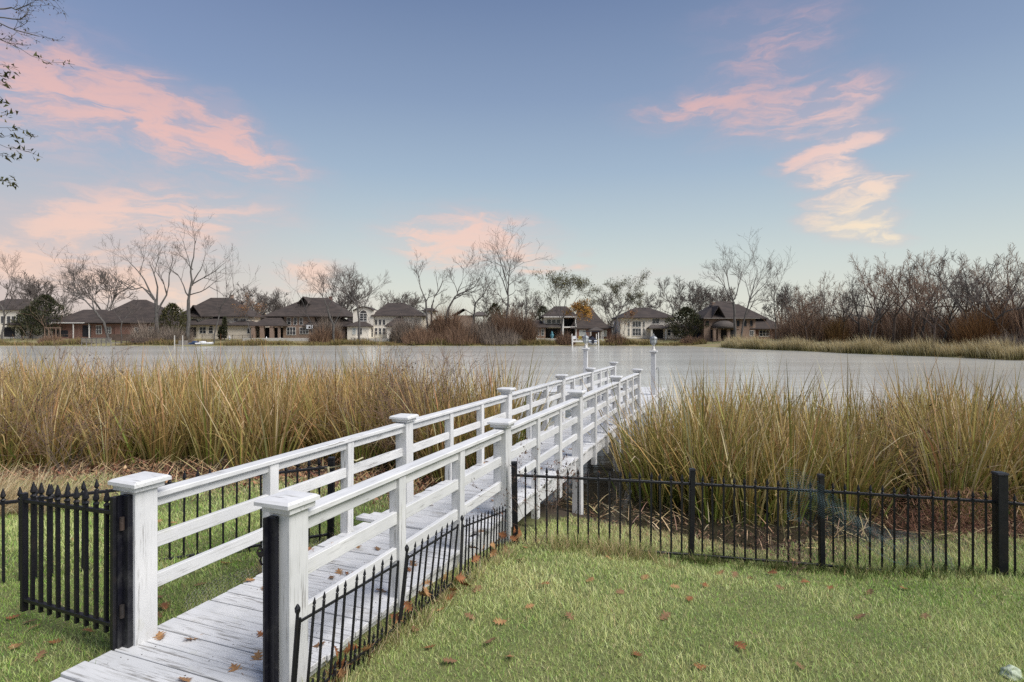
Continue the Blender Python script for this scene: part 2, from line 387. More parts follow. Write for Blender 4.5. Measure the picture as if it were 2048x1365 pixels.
# ================================================================ terrain and water
def lerp(a, b, t): return a + (b - a) * t
def sstep(a, b, x): t = np.clip((x - a) / (b - a), 0, 1); return t * t * (3 - 2 * t)
def shore_y(X):  # near shoreline
    X = np.asarray(X, float)
    l = lerp(12.0, 9.7, sstep(-3.5, 0.3, X)); r = lerp(0, -1.45, sstep(0.4, 2.4, X))
    return l + r + 0.25 * np.sin(X * 1.3) + 0.15 * np.sin(X * 3.1 + 1)
def edge_y(X):
    X = np.asarray(X, float)
    return lerp(4.9, 5.1, sstep(-3, 0, X)) + lerp(0, -1.0, sstep(0.2, 2.0, X))
def ground_z(X, Y):
    X = np.asarray(X, float); Y = np.asarray(Y, float)
    ys, ye = shore_y(X), edge_y(X)
    t = (Y - ye) / (ys - ye)
    z = np.where(t < 0, 0.87, np.where(t < 1, 0.87 * (1 - t), -0.30 * (Y - ys)))
    z = np.where((t > -0.25) & (t < 0.25), 0.87 - 0.87 * (np.clip(t, -.25, .25) + .25) ** 2, z)
    z = np.maximum(z, -0.9)
    return z + 0.012 * np.sin(X * 2.1 + Y) * np.cos(Y * 1.7) * (t < .9)

def grid(name, xs, ys, zf, m):
    xx, yy = np.meshgrid(xs, ys); zz = zf(xx, yy)
    V = np.stack([xx, yy, zz], -1).reshape(-1, 3); nx, ny = len(xs), len(ys)
    i = (np.arange(ny - 1)[:, None] * nx + np.arange(nx - 1)[None, :]).ravel()
    Q = np.stack([i, i + 1, i + nx + 1, i + nx], -1)
    me = np_mesh(name, V, Q, np.ones((len(V), 3)) * .5, m)
    me.polygons.foreach_set('use_smooth', [True] * len(Q))
    return put(name, me)

def ground_mat():
    m = bpy.data.materials.new('lawn_soil'); m.use_nodes = True; t = NT(m.node_tree); bs = t.n['Principled BSDF']
    tc = t.new('ShaderNodeTexCoord').outputs['Object']; z = t.new('ShaderNodeSeparateXYZ', {0: tc}).outputs[2]
    a = t.noise(tc, 1.3, 5, .6).outputs[0]; b = t.noise(tc, 24, 4, .7).outputs[0]
    g = t.mix(t.smooth(a, .35, .65), (.11, .135, .04, 1), (.17, .175, .065, 1))
    g = t.mix(t.smooth(b, .45, .7, 0, .7), g, (.075, .07, .03, 1))
    mud = t.mix(t.smooth(b, .35, .65), (.028, .022, .014, 1), (.06, .040, .024, 1))
    w = t.math('ADD', z, t.math('MULTIPLY', a, .35))
    c = t.mix(t.smooth(w, .62, .36), g, mud)
    t.put(bs.inputs['Base Color'], c); bs.inputs['Roughness'].default_value = .95
    t.put(bs.inputs['Normal'], t.new('ShaderNodeBump', {'Strength': .7, 'Distance': .03, 'Height': b}).outputs[0])
    return m
xs = np.concatenate([np.linspace(-60, -9, 30), np.linspace(-8.6, 9, 90), np.linspace(9.5, 60, 30)])
ys = np.concatenate([np.linspace(-40, 1, 12), np.linspace(1.3, 14, 70), np.linspace(14.5, 26, 10)])
tag(grid('lawn_ground', xs, ys, ground_z, ground_mat()), kind='structure')

# far bank: straight shore across the lake, and a wooded point reaching nearer on the right
def shore_d(X, Y):
    d1 = Y - (125 + 1.2 * np.sin(X * .13) + .6 * np.sin(X * .41))
    sx = np.where(Y < 106, 40 + (106 - Y) * .285, 40 - (Y - 106) * .10) + .7 * np.sin(Y * .3)
    d2 = X - sx
    return np.maximum(d1, np.where(Y < 125, d2, np.maximum(d1, d2)))
def bank_z(X, Y):
    d = shore_d(X, Y)
    return np.where(d < 0, np.maximum(d * .25, -1.2), np.minimum(.12 + d * .065, 1.32 + .04 * np.sin(X * .2)))
def bank_mat():
    m = bpy.data.materials.new('bank_grass'); m.use_nodes = True; t = NT(m.node_tree); bs = t.n['Principled BSDF']
    tc = t.new('ShaderNodeTexCoord').outputs['Object']
    a = t.noise(tc, .09, 5, .6).outputs[0]; b = t.noise(tc, 1.1, 5, .7).outputs[0]
    c = t.mix(t.smooth(a, .4, .6), (.22, .21, .075, 1), (.26, .205, .10, 1)); c = t.mix(t.smooth(b, .42, .7, 0, .8), c, (.14, .11, .06, 1))
    t.put(bs.inputs['Base Color'], c); bs.inputs['Roughness'].default_value = .95
    return m
xs = np.concatenate([np.linspace(-1400, -170, 12), np.linspace(-165, 130, 160), np.linspace(140, 1400, 14)])
ys = np.concatenate([np.linspace(8, 50, 10), np.linspace(52, 160, 110), np.linspace(170, 1500, 10)])
tag(grid('far_bank', xs, ys, bank_z, bank_mat()), kind='structure')

def water_mat():
    m = bpy.data.materials.new('lake_water'); m.use_nodes = True; t = NT(m.node_tree); bs = t.n['Principled BSDF']
    tc = t.new('ShaderNodeTexCoord').outputs['Object']
    bs.inputs['Roughness'].default_value = .16; bs.inputs['IOR'].default_value = 1.33
    a = t.noise(t.mapping(tc, rot=(0, 0, R(8)), sc=(.30, 1.4, 1)), 1.1, 3, .5).outputs[0]
    b = t.noise(t.mapping(tc, rot=(0, 0, R(-6)), sc=(.35, 1.2, 1)), 2.1, 2, .5).outputs[0]
    lanes = t.noise(t.mapping(tc, sc=(.012, .10, 1)), 1.0, 4, .6).outputs[0]
    y = t.new('ShaderNodeSeparateXYZ', {0: tc}).outputs[1]
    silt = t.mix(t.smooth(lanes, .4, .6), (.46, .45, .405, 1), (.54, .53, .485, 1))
    t.put(bs.inputs['Base Color'], t.mix(t.smooth(y, 12.0, 26.0), (.030, .026, .018, 1), silt))          # near water darkened for mud and bank shadow alike, silty open lake
    h = t.math('ADD', t.math('MULTIPLY', a, .10), t.math('MULTIPLY', b, .035))
    t.put(bs.inputs['Normal'], t.new('ShaderNodeBump', {'Strength': t.smooth(lanes, .3, .7, .12, .34), 'Distance': 1.0, 'Height': h}).outputs[0])
    return m
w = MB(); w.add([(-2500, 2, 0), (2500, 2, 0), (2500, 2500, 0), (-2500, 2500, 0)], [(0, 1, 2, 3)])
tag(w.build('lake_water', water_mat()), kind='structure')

# ================================================================ white footbridge
BA = -math.atan(0.39); DECK = 0.97; HW = 0.615
bridge = empty('footbridge', (-3.21, 0, 0), BA)
tag(bridge, 'long white painted wooden footbridge with post-and-rail sides running out over the lake', 'footbridge')
BM = Matrix.Translation((-3.21, 0, 0)) @ Matrix.Rotation(BA, 4, 'Z')
def bp(o, s, z=0.0): return BM @ Vector((o, s, z))
PS = [3.76, 6.97, 10.15, 13.40, 16.15, 19.2]
# planks, each one laid separately
def plank_mesh(L, v):
    b = MB(); b.chamfer(L / 2, .0685, .018, .004)
    b.cur = 1
    for x in ([-.5, -.42, .02, .45, .53] if L < 1.5 else [-L / 2 + .1, -.5, .5, L / 2 - .1]):
        for y in (-.042, .042):
            if random.random() < .25: continue
            cx, cy = x + random.uniform(-.03, .03), y + random.uniform(-.012, .012)
            r = random.uniform(.003, .006)
            b.add([(cx + r * math.cos(k * 1.047), cy + r * math.sin(k * 1.047), .0188) for k in range(6)], [tuple(range(6))])
    return b.mesh('plank', [M['plank'], M['nail']])
pm = [plank_mesh(1.30, i) for i in range(6)]; pm_long = [plank_mesh(3.95, i) for i in range(3)]
s = 0.5
while s < 22.3:
    if s < 19.3:
        o = put('plank', random.choice(pm), bridge, (random.uniform(-.012, .012), s, DECK - .018 + random.uniform(-.004, .002)), (random.uniform(-.004, .004), random.uniform(-.006, .006), random.uniform(-.004, .004)))
        if abs(s - 6.30) < .08: o.location.z += .024; o.location.x -= .11; o.rotation_euler.y = .022     # sprung board
        if abs(s - 6.44) < .08: o.location.z += .012; o.location.x -= .06
    else:
        put('plank', random.choice(pm_long), bridge, (-1.325 + random.uniform(-.015, .015), s, DECK - .018 + random.uniform(-.004, .003)), (0, random.uniform(-.002, .002), random.uniform(-.003, .003)))
    s += .1445
# fascia and beams under the deck
for sd_ in (-1, 1):
    seq = [0.5] + PS + [22.3] if sd_ > 0 else [0.5] + PS
    for a, b in zip(seq[:-1], seq[1:]):
        m = MB(); m.chamfer(.019, (b - a) / 2 - .004, .105, .004)
        put('fascia_board', m.mesh('fascia_board', M['rail']), bridge, (sd_ * (.585 + random.uniform(0, .006)), (a + b) / 2, DECK - .037 - .105), (random.uniform(-.004, .004), 0, 0))
    m = MB(); m.chamfer(.03, 10.8, .09, .005)
    put('stringer_beam', m.mesh('stringer_beam', M['beam']), bridge, (sd_ * .40, 11.4, DECK - .037 - .12))
m = MB(); m.chamfer(1.32, .02, .1, .004); put('fascia_board', m.mesh('fascia_board', M['plank']), bridge, (-1.93, 19.2, DECK - .14))
for oo, ss in ((-3.1, 19.5), (-3.1, 22.0), (-.8, 22.0), (.5, 22.0)):
    m = MB(); m.chamfer(.08, .08, .85, .006); put('pile', m.mesh('pile', M['post']), bridge, (oo, ss, .07))
# main posts with stepped caps
pmesh = MB(); pmesh.chamfer(.075, .075, 1.0, .005); pmesh = pmesh.mesh('post', M['post'])
trim = MB(); trim.chamfer(.102, .102, .019, .003); trim = trim.mesh('cap_moulding', M['cap'])
def cap_mesh(v):
    b = MB(); c = .125; zt = .034
    vs = [(-c, -c, 0), (c, -c, 0), (c, c, 0), (-c, c, 0)] + [(x * c, y * c, zt * .62) for x, y in ((-1, -1), (1, -1), (1, 1), (-1, 1))] + [(x * c * .86, y * c * .86, zt) for x, y in ((-1, -1), (1, -1), (1, 1), (-1, 1))] + [(0, 0, zt + .006)]
    if v: vs[4] = (vs[4][0], vs[4][1], vs[4][2] + .012); vs[6] = (vs[6][0], vs[6][1], vs[6][2] + .010)
    b.add(vs, [(0, 3, 2, 1), (0, 1, 5, 4), (1, 2, 6, 5), (2, 3, 7, 6), (3, 0, 4, 7), (4, 5, 9, 8), (5, 6, 10, 9), (6, 7, 11, 10), (7, 4, 8, 11), (8, 9, 12), (9, 10, 12), (10, 11, 12), (11, 8, 12)])
    return b.mesh('post_cap', M['cap'])
caps = [cap_mesh(0), cap_mesh(1)]
def main_post(sd_, ss, old=0, dz=0.0):
    top = DECK + 1.0 + dz
    p = put('railing_post', pmesh, bridge, (sd_ * HW, ss, top - 1.0), (random.uniform(-.008, .008), random.uniform(-.008, .008), random.uniform(-.02, .02)))
    put('cap_moulding', trim, p, (0, 0, .994)); put('post_cap', caps[old], p, (random.uniform(-.006, .006), random.uniform(-.006, .006), 1.0115), (random.uniform(-.012, .012), random.uniform(-.012, .012), random.uniform(-.03, .03)))
for i, ss in enumerate(PS):
    main_post(-1, ss, 1 if i > 3 else 0, (0, -.03, 0, 0, -.01, 0)[i])
    if i < 5: main_post(1, ss, 1 if i > 3 else 0, (0, -.02, 0, 0, -.01)[i])
# rails butt between the posts
imesh = MB(); imesh.chamfer(.046, .046, .64, .004); imesh = imesh.mesh('baluster', M['post'])
for sd_ in (-1, 1):
    for i in range(len(PS) - 1 if sd_ < 0 else 4):
        a, b = PS[i] + .075, PS[i + 1] - .075; o0 = sd_ * HW
        m = MB(); m.chamfer(.058, (b - a) / 2 - .003, .019, .006)
        put('cap_rail', m.mesh('cap_rail', M['rail']), bridge, (o0 + random.uniform(-.004, .004), (a + b) / 2, DECK + .915 + random.uniform(-.006, .006)), (random.uniform(-.002, .002), random.uniform(-.02, .02), 0))
        st = [a, lerp(a, b, .345), lerp(a, b, .675), b]
        for k in (1, 2):
            put('baluster', imesh, bridge, (o0 + random.uniform(-.004, .004), st[k], DECK + .895 - .64), (random.uniform(-.006, .006), random.uniform(-.006, .006), random.uniform(-.03, .03)))
        for k in range(3):
            y0 = st[k] + (.0 if k == 0 else .044); y1 = st[k + 1] - (.0 if k == 2 else .044)
            for nm, zc, hh, hx in (('top_rail', .857, .036, .021), ('middle_rail', .595, .046, .02), ('lower_rail', .325, .046, .02)):
                m = MB(); m.chamfer(hx, (y1 - y0) / 2 + .002, hh, .003)
                put(nm, m.mesh(nm, M['rail']), bridge, (o0 + random.uniform(-.003, .003), (y0 + y1) / 2, DECK + zc + random.uniform(-.005, .005)), (random.uniform(-.003, .003), random.uniform(-.02, .02), random.uniform(-.002, .002)))
# black steel gate jambs screwed to the first two posts
for sd_, o0, wd, lab in ((-1, -HW + .022, .066, 'hinge'), (1, HW - .028, .058, 'latch')):
    m = MB(); m.chamfer(wd / 2, .017, .50, .004); m.box(-wd / 2, -wd / 2 + .012, -.045, -.0172, -.5, .5)
    j = put('gate_jamb', m.mesh('gate_jamb', M['chip']), bridge, (o0, PS[0] - .075 - .0185, DECK + .455)); 
    if sd_ > 0:
        l = MB(); l.box(-.075, -.034, -.03, -.006, .28, .30); l.tube([(-.07, -.02, .27), (-.085, -.03, .30), (-.07, -.03, .325), (-.05, -.02, .31)], .008, 6); l.tube([(-.06, -.02, .225), (-.075, -.02, .25), (-.06, -.02, .28)], .007, 6)
        l.build('latch', M['rust_iron'], j)
# lantern posts at the end of the pier
def lantern(loc, lab, pipe):
    L = empty('lantern_post', loc, BA); tag(L, lab, 'lamp post', 'lantern posts at the end of the pier')
    m = MB(); m.chamfer(.07, .07, .69, .005); put('post', m.mesh('post', M['post']), L, (0, 0, .66))
    m = MB(); m.chamfer(.10, .10, .02, .003); put('cap_moulding', m.mesh('cap_moulding', M['cap']), L, (0, 0, 1.34)); put('post_cap', caps[0], L, (0, 0, 1.361))
    m = MB(); m.lathe([(.075, 0), (.07, .03), (.035, .06), (.05, .085), (.03, .12), (.022, .15), (.045, .165), (.05, .185)], 12); m.build('lamp_base', M['trim'], L, True, (0, 0, 1.40))
    m = MB(); m.lathe([(.055, 0), (.098, .07), (.105, .17), (.10, .19)], 8); g = m.build('lamp_glass', M['glass_pale'], L, False, (0, 0, 1.585))
    m = MB()
    for k in range(8):
        t = 2 * math.pi * (k + .5) / 8; c, s_ = math.cos(t), math.sin(t)
        m.tube([(.058 * c, .058 * s_, 0), (.102 * c, .102 * s_, .07), (.109 * c, .109 * s_, .17), (.103 * c, .103 * s_, .195)], .008, 4)
    m.lathe([(.112, .19), (.13, .20), (.10, .235), (.05, .275), (.018, .295), (.028, .315), (.012, .335), (.004, .37)], 8)
    m.build('lamp_frame', M['steel'], L, False, (0, 0, 1.585))
    if pipe:
        m = MB(); m.tube([(.16, 0, -.1), (.16, 0, .80), (.14, 0, .86), (.11, 0, .86), (.085, 0, .80)], .012, 6); m.build('conduit', M['steel'], L)
lantern(bp(.55, 19.75, DECK), 'white lantern post rising out of the reeds, right of the bridge railing', True)
lantern((2.73, 21.3, DECK), 'white lantern post at the pier end, behind the left railing of the bridge', False)

# bench and grey drum by the end of the bridge
b = empty('bench', bp(.12, 17.2, DECK), BA + .1); tag(b, 'low dark backless bench on the far bridge deck, seen through the rails', 'bench')
for y in (-.16, -.05, .06, .17):
    m = MB(); m.chamfer(.36, .045, .014, .003); put('seat_slat', m.mesh('seat_slat', M['beam']), b, (0, y, .40))
for x in (-.30, .30):
    for y in (-.16, .17): m = MB(); m.chamfer(.03, .03, .193, .003); put('leg', m.mesh('leg', M['beam']), b, (x, y, .193))
    m = MB(); m.chamfer(.02, .20, .03, .003); put('apron', m.mesh('apron', M['beam']), b, (x, .005, .34))
m = MB(); m.lathe([(.20, -.42), (.225, -.40), (.225, -.15), (.235, -.13), (.225, -.11), (.225, .13), (.235, .15), (.225, .17), (.225, .40), (.20, .42)], 20)
d = m.build('float_drum', M['drum'], None, True, bp(1.05, 14.2, .12), (R(90), 0, BA + .5)); tag(d, 'dark grey float drum lying in the reeds beside the bridge', 'drum')

# ================================================================ black iron fences
def picket_mesh(L, w, name='picket'):
    b = MB(); h = w / 2; b.box(-h, h, -h, h, 0, L); return b.mesh(name, M['iron'])
def finial_mesh(k):
    b = MB(); b.lathe([(.013 * k, 0), (.017 * k, .006 * k), (.013 * k, .012 * k), (.008 * k, .016 * k), (.008 * k, .020 * k), (.017 * k, .030 * k), (.015 * k, .042 * k), (.003 * k, .085 * k)], 6)
    return b.mesh('finial', M['iron'])
FIN = finial_mesh(1.0); FINB = finial_mesh(1.25); FINS = finial_mesh(.62)
def bar(name, p, q, w, h, parent, m=None):
    p, q = Vector(p), Vector(q); d = q - p; b = MB(); b.chamfer(w / 2, d.length / 2, h / 2, min(w, h) * .12)
    o = put(name, b.mesh(name, m or M['iron']), parent, (p + q) / 2)
    o.rotation_mode = 'QUATERNION'; o.rotation_quaternion = d.to_track_quat('Y', 'Z'); return o
def fence_post(loc, z0, z1, w, parent):
    b = MB(); b.chamfer(w / 2, w / 2, (z1 - z0) / 2, .005)
    hh = (z1 - z0) / 2; b.add([(-w * .56, -w * .56, hh), (w * .56, -w * .56, hh), (w * .56, w * .56, hh), (-w * .56, w * .56, hh), (-w * .5, -w * .5, hh + .018), (w * .5, -w * .5, hh + .018), (w * .5, w * .5, hh + .018), (-w * .5, w * .5, hh + .018)], [(0, 3, 2, 1), (4, 5, 6, 7), (0, 1, 5, 4), (1, 2, 6, 5), (2, 3, 7, 6), (3, 0, 4, 7)])
    return put('post', b.mesh('post', M['iron']), parent, (loc[0], loc[1], (z0 + z1) / 2), (random.uniform(-.015, .015), random.uniform(-.015, .015), random.uniform(-.1, .1)))
def panel(root, A, B, za, zb, lo_a, lo_b, n, L, w, pick, fin, tip=.10, zjit=.004):
    """rails from A to B at heights za..zb and lo_a..lo_b, n pickets between"""
    A = Vector(A); B = Vector(B); rz = math.atan2(B.y - A.y, B.x - A.x)
    bar('top_rail', (*A, za), (*B, zb), .028, .026, root); 
    if lo_a is not None: bar('bottom_rail', (*A, lo_a), (*B, lo_b), .028, .024, root)
    for i in range(1, n + 1):
        t = i / (n + 1); p = A.lerp(B, t); zt = lerp(za, zb, t) + tip + random.uniform(-zjit, zjit)
        k = put('picket', pick, root, (p.x, p.y, zt - L - .085), (random.uniform(-.008, .008), random.uniform(-.01, .01), rz))
        put('finial', fin, k, (0, 0, L - .002))
# right fence
RP = [((0.03, 6.14), .55, 1.55, .062, 1.424, .70), ((1.966, 6.3), .15, 1.44, .055, 1.29, .515), ((3.337, 6.2), .1, 1.40, .055, 1.236, .44), ((4.84, 5.7), .0, 1.545, .095, 1.265, .467), ((6.5, 4.9), .1, 1.54, .06, 1.28, .52)]
rf = empty('iron_fence', (1.966, 6.3, .40)); tag(rf, 'black iron picket fence along the lawn right of the bridge', 'fence')
rf.location = (0, 0, 0)
for (p, z0, z1, w_, zr, zl) in RP: fence_post(p, z0, z1, w_, rf)
pk = picket_mesh(.96, .017)
for i, n in enumerate((16, 11, 13, 15)):
    a, b = RP[i], RP[i + 1]; panel(rf, a[0], b[0], a[4], b[4], a[5], b[5], n, .96, .017, pk, FIN)
# left fence, from out of frame to a post tied to the railing
lf = empty('iron_fence'); tag(lf, 'black iron picket fence behind the open gate, left of the bridge', 'fence')
LA, LB = Vector((-4.62, 4.75)), Vector((-1.93, 6.13)); mid = LA.lerp(LB, .36)
fence_post(LB, .45, 1.60, .065, lf); fence_post((-6.3, 3.9), .5, 1.56, .05, lf)
pkl = picket_mesh(.86, .019)
panel(lf, mid, LB, 1.505, 1.515, .80, .80, 16, .86, .019, pkl, FINB)
panel(lf, LA, mid, 1.495, 1.505, None, None, 9, .86, .019, pkl, FINB); panel(lf, (-6.3, 3.9), LA, 1.49, 1.495, .80, .80, 15, .86, .019, pkl, FINB)
# open gate
g = empty('iron_gate', (-2.475, 3.60, 0)); tag(g, 'black iron picket gate standing open at the left end post of the bridge', 'gate')
G0, G1 = Vector((0, 0, 0)), Vector((-1.02, .52, 0)); gz = math.atan2(.52, -1.02)
def gb(t, z): return (G0.lerp(G1, t).x, G0.lerp(G1, t).y, z - t * .075)
for t, z0, z1 in ((0.02, .965, 1.92), (1.0, 1.03, 1.875)): 
    b = MB(); b.chamfer(.019, .019, (z1 - z0) / 2, .003); p = gb(t, (z0 + z1) / 2); put('stile', b.mesh('stile', M['iron']), g, p, (0, 0, gz))
bar('top_rail', gb(.02, 1.82), gb(1, 1.82), .026, .026, g); bar('bottom_rail', gb(.02, 1.115), gb(1, 1.115), .03, .026, g)
pkg = picket_mesh(.80, .022)
for i in range(1, 10):
    k = put('picket', pkg, g, gb(i / 10, 1.055), (random.uniform(-.006, .006), random.uniform(-.006, .006), gz)); put('finial', FINB, k, (0, 0, .798))
for z in (1.2, 1.75):
    b = MB(); b.lathe([(.014, -.04), (.014, .04)], 8); b.build('hinge', M['rust_iron'], g, False, (.03, .005, z))

# low garden fence panels leaning along the bridge
pt = picket_mesh(.84, .0115, 'picket'); psx = picket_mesh(.36, .0115, 'short_picket')
def garden(s0, s1, zt0, zt1, o0, o1, lean, tilt, n, lab):
    a, b = bp(o0, s0), bp(o1, s1); d = (b - a); L = d.length
    rt = empty('low_garden_fence', (a.x, a.y, 0), math.atan2(d.y, d.x)); tag(rt, lab, 'fence', 'low garden fences beside the bridge')
    H = .90
    shear = lambda x, h: (x + tilt * h, lean * h, lerp(zt0, zt1, x / L) - H + h)
    rot = (-math.atan(lean), math.atan(tilt), 0)
    for x in (0, L):
        bt = MB(); bt.tube([shear(x, -.1), shear(x, .82)], .009, 7); bt.build('end_tube', M['iron'], rt)
        if x == 0: bt = MB(); bt.tube([shear(x - .02, -.1), shear(x - .02, .86)], .009, 7); bt.lathe([(.009, 0), (.015, .012), (.016, .028), (.009, .042), (.004, .05)], 8, Matrix.Translation(shear(x - .02, .85))); bt.build('stake', M['iron'], rt)
    bar('top_rail', shear(0, .80), shear(L, .80), .011, .014, rt); bar('middle_rail', shear(0, .36), shear(L, .36), .011, .014, rt)
    for i in range(1, n):
        x = L * i / n; k = put('picket', pt, rt, shear(x, 0), (rot[0] + random.uniform(-.01, .01), rot[1] + random.uniform(-.015, .015), 0)); put('finial', FINS, k, (0, 0, .838))
        x = L * (i - .5) / n; k = put('short_picket', psx, rt, shear(x, .03), rot); put('finial', FINS, k, (0, 0, .358))
garden(3.55, 4.50, 1.52, 1.47, .80, .80, -.05, .05, 10, 'low black garden fence panel nearest the first bridge post')
garden(4.56, 5.30, 1.46, 1.45, .80, .82, -.04, .14, 8, 'middle one of three low garden fence panels leaning along the bridge')
garden(5.42, 6.50, 1.38, 1.20, .86, .82, .06, .24, 13, 'sunken low garden fence panel tilting towards the black corner post')

# rope from the left fence post to the railing
m = MB(); p0 = Vector((-1.93, 6.08, 1.52)); p1 = bp(-HW - .05, 5.99, DECK + .70)
m.tube([p0 + Vector((-.04, -.03, 0)), p0 + Vector((.04, -.04, .01)), p0.lerp(p1, .5) + Vector((0, 0, -.03)), p1, p1 + Vector((.09, -.05, -.01)), p1 + Vector((.13, .05, .0))], .0075, 6)
m.tube([p0 + Vector((0, -.045, .02)), p0 + Vector((.012, -.06, -.05)), p0 + Vector((.02, -.05, -.15))], .011, 6)
tag(m.build('rope', M['rope'], None, True), 'pale yellow rope tying the black fence post to the white railing', 'rope')

# ================================================================ vegetation near the camera
def tone(n, base, var): return np.clip(np.asarray(base)[None, :] * (1 + RNG.normal(0, var, (n, 1))) * (1 + RNG.normal(0, var * .35, (n, 3))), .004, .9)
def over_deck(X, Y, m=.66):
    o = (X + 3.21) * math.cos(-BA) - Y * math.sin(-BA)
    return np.abs(o) < m
# lawn blades
def lawn():
    out = []
    for (x0, x1, y0, y1, dens, h0, w0) in ((-1.9, 4.2, 2.5, 4.6, 8800, .038, .0032), (-1.2, 6.4, 4.6, 7.0, 4600, .040, .0046), (-0.6, 7.5, 7.0, 8.6, 2600, .05, .0065),
                                           (-5.6, -1.2, 2.6, 5.0, 8000, .040, .0034), (-7.0, -.6, 5.0, 7.6, 3600, .045, .0060), (-10, -.2, 7.6, 11.3, 1100, .06, .009),
                                           (4.2, 7.5, 1.6, 4.6, 2600, .042, .0055), (-1.9, 4.2, 1.6, 2.5, 2600, .042, .005), (-7.6, -5.6, 2.0, 5.0, 2400, .042, .006), (6.4, 9.0, 4.6, 7.4, 1500, .045, .007)):
        n = int((x1 - x0) * (y1 - y0) * dens); X = RNG.uniform(x0, x1, n); Y = RNG.uniform(y0, y1, n)
        Z = ground_z(X, Y); vis = np.abs(X / Y) < (.95 if dens > 2650 else 2.2)
        keep = vis & (~over_deck(X, Y)) & (Z > .03 + .10 * RNG.random(n) ** 2) & ((CH - Z) / Y < (.66 if dens > 2650 else 1.4))
        X, Y, Z = X[keep], Y[keep], Z[keep]; n = len(X)
        f = np.sin(X * 1.7 + 2 * np.sin(Y * 1.1)) * np.cos(Y * 1.9 + X * .6) + .5 * np.sin(X * 5.1 + 1) * np.sin(Y * 4.3)
        g2 = np.sin(X * .9 - Y * 1.3 + .5) * .5 + .5
        fresh = tone(n, (.23, .39, .06), .34); pale = tone(n, (.78, .80, .37), .18); straw = tone(n, (.56, .47, .25), .2)
        mixp = np.clip(.50 + .30 * f + RNG.normal(0, .30, n), 0, 1)[:, None]
        left = (X < -1.0)[:, None]; mixp = np.where(left, mixp * .8, np.clip(mixp + .12 - .25 * sstep(2.6, 3.8, X)[:, None], 0, 1))
        c = fresh * (1 - mixp) + pale * mixp
        low = sstep(.55, .15, Z); st = (RNG.random(n) < .07 + .5 * low)[:, None]; c = np.where(st, straw, c)
        h = h0 * RNG.gamma(6, 1 / 6, n) * (1 + .35 * f.clip(-1, 1)) ; w = w0 * RNG.uniform(.7, 1.3, n)
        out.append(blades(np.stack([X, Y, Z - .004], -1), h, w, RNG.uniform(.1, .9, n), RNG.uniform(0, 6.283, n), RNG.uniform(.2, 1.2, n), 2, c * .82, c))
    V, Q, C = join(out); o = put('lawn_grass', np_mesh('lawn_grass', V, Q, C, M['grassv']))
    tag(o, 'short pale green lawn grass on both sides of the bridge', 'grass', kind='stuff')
lawn()
# reed beds
def reed_bed(name, label, centers, per, H, wd, dry=.5, arch=.12):
    n = len(centers) * per; cc = np.repeat(np.asarray(centers), per, 0)
    hs = np.repeat(np.clip(RNG.normal(.98, .17, len(centers)), .5, 1.25), per); dr = np.repeat(np.clip(RNG.normal(dry, .22, len(centers)), 0, 1), per)
    hw = np.repeat(RNG.uniform(-.5, .5, len(centers)), per)
    az = RNG.uniform(0, 6.283, n); r = np.abs(RNG.normal(0, .15, n))
    X = cc[:, 0] + r * np.cos(az); Y = cc[:, 1] + r * np.sin(az); Z = np.maximum(ground_z(X, Y), -.35) - .02
    h = H * hs * np.clip(RNG.normal(.86, .17, n), .35, 1.2) - np.minimum(Z, 0); w = wd * RNG.uniform(.6, 1.4, n)
    lean = np.abs(RNG.normal(.05, .09, n)) + r * 1.1; bend = np.abs(RNG.normal(.16, .30, n))
    ar = RNG.random(n) < arch; bend = np.where(ar, RNG.uniform(.9, 2.4, n), bend); h = np.where(ar, h * .95, h)
    az = az + hw * .3
    g0 = tone(n, (.16, .215, .035), .28); g1 = tone(n, (.37, .29, .10), .26); t1 = tone(n, (.52, .33, .15), .26); pale = tone(n, (.72, .58, .36), .15); dk = tone(n, (.27, .14, .06), .25)
    k = np.clip(dr + RNG.normal(0, .3, n), 0, 1)[:, None]
    c0 = g0 * (1 - k) + (dk * .6 + g1 * .4) * k; c1 = g1 * (1 - k) + t1 * k
    p_ = (RNG.random(n) < .14)[:, None]; c1 = np.where(p_, pale, c1); c0 = np.where(p_, g1, c0)
    V, Q, C = blades(np.stack([X, Y, Z], -1), h, w, lean, az, bend, 6, c0, c1, .25, .88)
    o = put(name, np_mesh(name, V, Q, C, M['vcol'])); tag(o, label, 'reeds', kind='stuff'); return o
def scatter(n, fn, mind=.25):
    pts = []
    while len(pts) < n:
        p = fn()
        if p is not None: pts.append(p)
    return pts
def left_pt():
    Y = random.uniform(11.4, 21.5); X = random.uniform(-1.02 * Y, 1.2)
    if X > min(-4.55 + .39 * Y, .1 + .2 * math.sin(Y * 2)): return None
    if Y < shore_y(X) - .1 + 1.5 * math.sin(X * 1.25 + 1) ** 2: return None
    if Y > 20.4 + .9 * math.sin(X * .9) - max(0, X + 4) * 1.15: return None
    return (X, Y)
def right_pt():
    Y = random.uniform(8.3, 14.6); X = random.uniform(.4, 1.02 * Y)
    if X < -1.85 + .39 * Y: return None
    if Y < shore_y(X) + .55 + .45 * math.sin(X * 2.3) ** 2 + .5 * (X < 3): return None
    if Y > 13.4 + .8 * math.sin(X * 1.4) : return None
    return (X, Y)
reed_bed('reed_bed', 'dense tan and green cattail reeds left of the bridge', scatter(560, left_pt), 36, 2.0, .028, .58, .24)
reed_bed('reed_bed', 'tall cattail reeds behind the iron fence right of the bridge', scatter(300, right_pt), 36, 1.80, .026, .24, .24)
